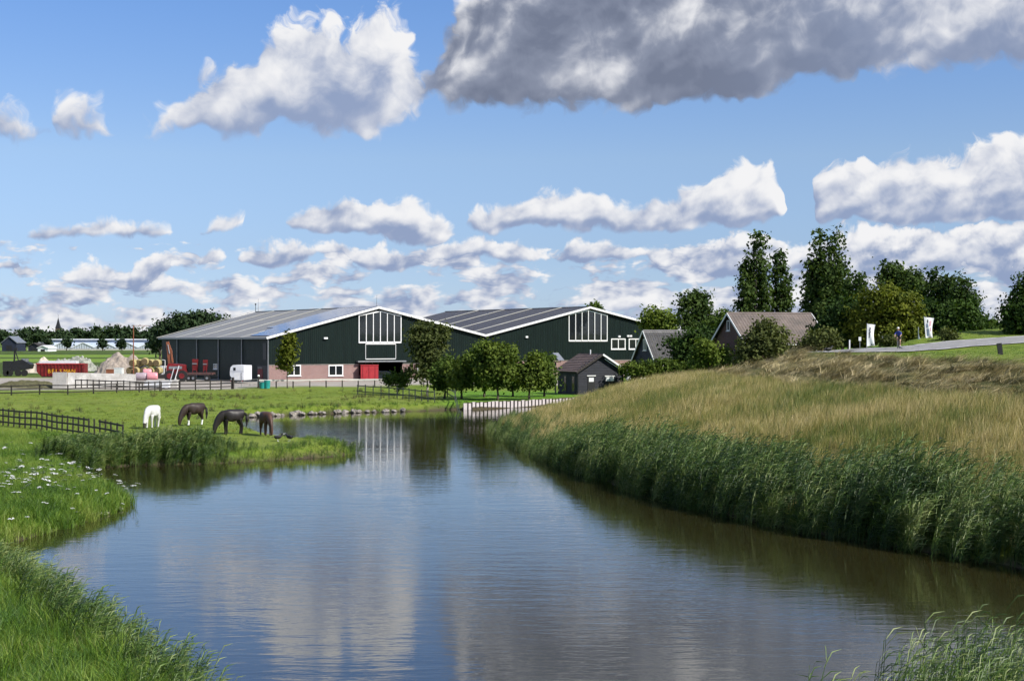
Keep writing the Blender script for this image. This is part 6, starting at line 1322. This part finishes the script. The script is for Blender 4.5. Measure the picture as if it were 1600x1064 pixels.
JERSEY = M('blue_jersey', (.03, .06, .32), .7, .2, 4); SKINM = M('skin_tone', (.45, .28, .20), .6, .15, 4); SHORTS = M('black_shorts', (.015, .015, .02), .7, .2, 4); SHOE = M('white_shoe', (.7, .7, .7), .5, .1, 4)
ps = thing('person', 'person in blue jersey and white helmet leaning over the racing bicycle', 'person', (cxp, cyp, cz), yaw)
J = {'pelv': (0, .22, .99, .135), 'wai': (0, .10, 1.13, .125), 'che': (0, -.06, 1.28, (.165, .13)), 'nec': (0, -.17, 1.41, .06), 'hd1': (0, -.22, 1.50, .085), 'hd2': (0, -.24, 1.60, .09), 'hd3': (0, -.23, 1.67, .06)}
Bn = [('pelv', 'wai'), ('wai', 'che'), ('che', 'nec'), ('nec', 'hd1'), ('hd1', 'hd2'), ('hd2', 'hd3')]
for s, n, fz, ky, kz in ((-1, 'l', .49, -.14, .86), (1, 'r', .17, -.02, .62)):
    for k, v in (('sho', (.18, -.10, 1.34, .065)), ('elb', (.25, -.26, 1.13, .045)), ('wri', (.215, -.44, .99, .032)), ('han', (.21, -.50, .965, .036)), ('hip', (.10, .20, .93, .10)), ('kne', (.11, ky, kz, .065)), ('ank', (.105, .12, fz + .09, .042)), ('toe', (.105, .0, fz + .02, .04))): J[k + n] = (v[0] * s, v[1], v[2], v[3])
    Bn += [('che', 'sho' + n), ('sho' + n, 'elb' + n), ('elb' + n, 'wri' + n), ('wri' + n, 'han' + n), ('pelv', 'hip' + n), ('hip' + n, 'kne' + n), ('kne' + n, 'ank' + n), ('ank' + n, 'toe' + n)]
def who(c):
    if c.z > 1.43: return 1
    if c.y < -.22 and c.z < 1.15 and abs(c.x) > .17: return 1
    if c.z > 1.04: return 0
    if c.z > .74 and c.y > -.08: return 2
    if abs(c.y - .06) < .14 and (c.z < .24 or (c.x < 0 and c.z < .54)): return 3
    return 1
link('body', skin('body', J, Bn, 'pelv', [JERSEY, SKINM, SHORTS, SHOE], 2, who), ps)
hm = MB().ball((0, -.22, 1.645), (.105, .14, .085), 12, 8).build('helmet', MAT['white_paint'], ps, True)
for s in (-1, 1): MB().ball((s * .035, -.325, 1.585), (.022, .012, .014), 6, 4).build('eye', MAT['black_metal'], ps); MB().ball((s * .09, -.22, 1.56), (.014, .025, .035), 6, 4).build('ear', SKINM, ps)
MB().add([(-.016, -.315, 1.55), (.016, -.315, 1.55), (0, -.35, 1.545), (0, -.32, 1.585)], [(0, 1, 2), (0, 2, 3), (1, 3, 2)]).build('nose', SKINM, ps); MB().box(-.025, .025, -.318, -.30, 1.515, 1.522).build('mouth', M('lips', (.3, .12, .10), .6, .1, 4), ps)
for s in (-1, 1):
    for k in range(5):   # fingers folded round the bar hoods
        o_ = .014 * (k - 2); L = (.75, .95, 1.0, .92, .6)[k]
        if k < 4: MB().tube([(s * .21 + o_, -.52, .975), (s * .21 + o_, -.55 - .01 * L, .955), (s * .21 + o_, -.545, .915)], [.009, .0085, .007], 6).build('finger', SKINM, ps)
        else: MB().tube([(s * .19, -.50, .97), (s * .175, -.525, .95), (s * .185, -.545, .93)], [.010, .009, .008], 6).build('thumb', SKINM, ps)
# birds
def bird(label, px, py, z, scale, rz, mat, beak):
    Y = Y_on(py, z); x = X_at(px, Y); t = thing('bird', label, 'bird', (x, Y, H(x, Y)), rz); t.scale = (scale,) * 3
    J = {'b0': (-.16, 0, .20, .06), 'b1': (-.02, 0, .20, .10), 'b2': (.12, 0, .22, .08), 'n': (.19, 0, .30, .045), 'h': (.22, 0, .37, .05), 'hh': (.26, 0, .37, .03)}
    link('body', skin('body', J, [('b0', 'b1'), ('b1', 'b2'), ('b2', 'n'), ('n', 'h'), ('h', 'hh')], 'b1', [mat], 2), t)
    MB().add([(-.18, -.03, .22), (-.18, .03, .22), (-.34, .05, .20), (-.34, -.05, .20), (-.18, 0, .25)], [(0, 1, 2, 3), (0, 3, 4), (3, 2, 4), (2, 1, 4)]).build('tail', mat, t); MB().cyl((.27, 0, .37), (.34, 0, .355), .018, .005, 6).build('beak', beak, t)
    for s in (-1, 1): MB().beam((0, s * .04, 0), (0, s * .04, .14), .012, .012).beam((0, s * .04, .006), (.06, s * .04, .006), .03, .012).build('leg', beak, t); MB().ball((-.04, s * .085, .22), (.15, .025, .065), 8, 5).build('wing', mat, t, True)
    return t
BK = M('black_feather', (.015, .015, .018), .6, .3, 4)
bird('black coot standing on the short grass beyond the brown horse', 434, 688.5, .66, 1.25, .3, BK, MAT['white_paint']); bird('black coot on the grass nearer the peninsula tip', 452.5, 688.5, .66, 1.25, 2.6, BK, MAT['white_paint'])
x, Y = 24.7, 111.0; bird('black crow on the near edge of the dike road', 1294, 548, 6.0, 1.5, .4, BK, MAT['black_metal']).location = (x, Y, H(x, Y))
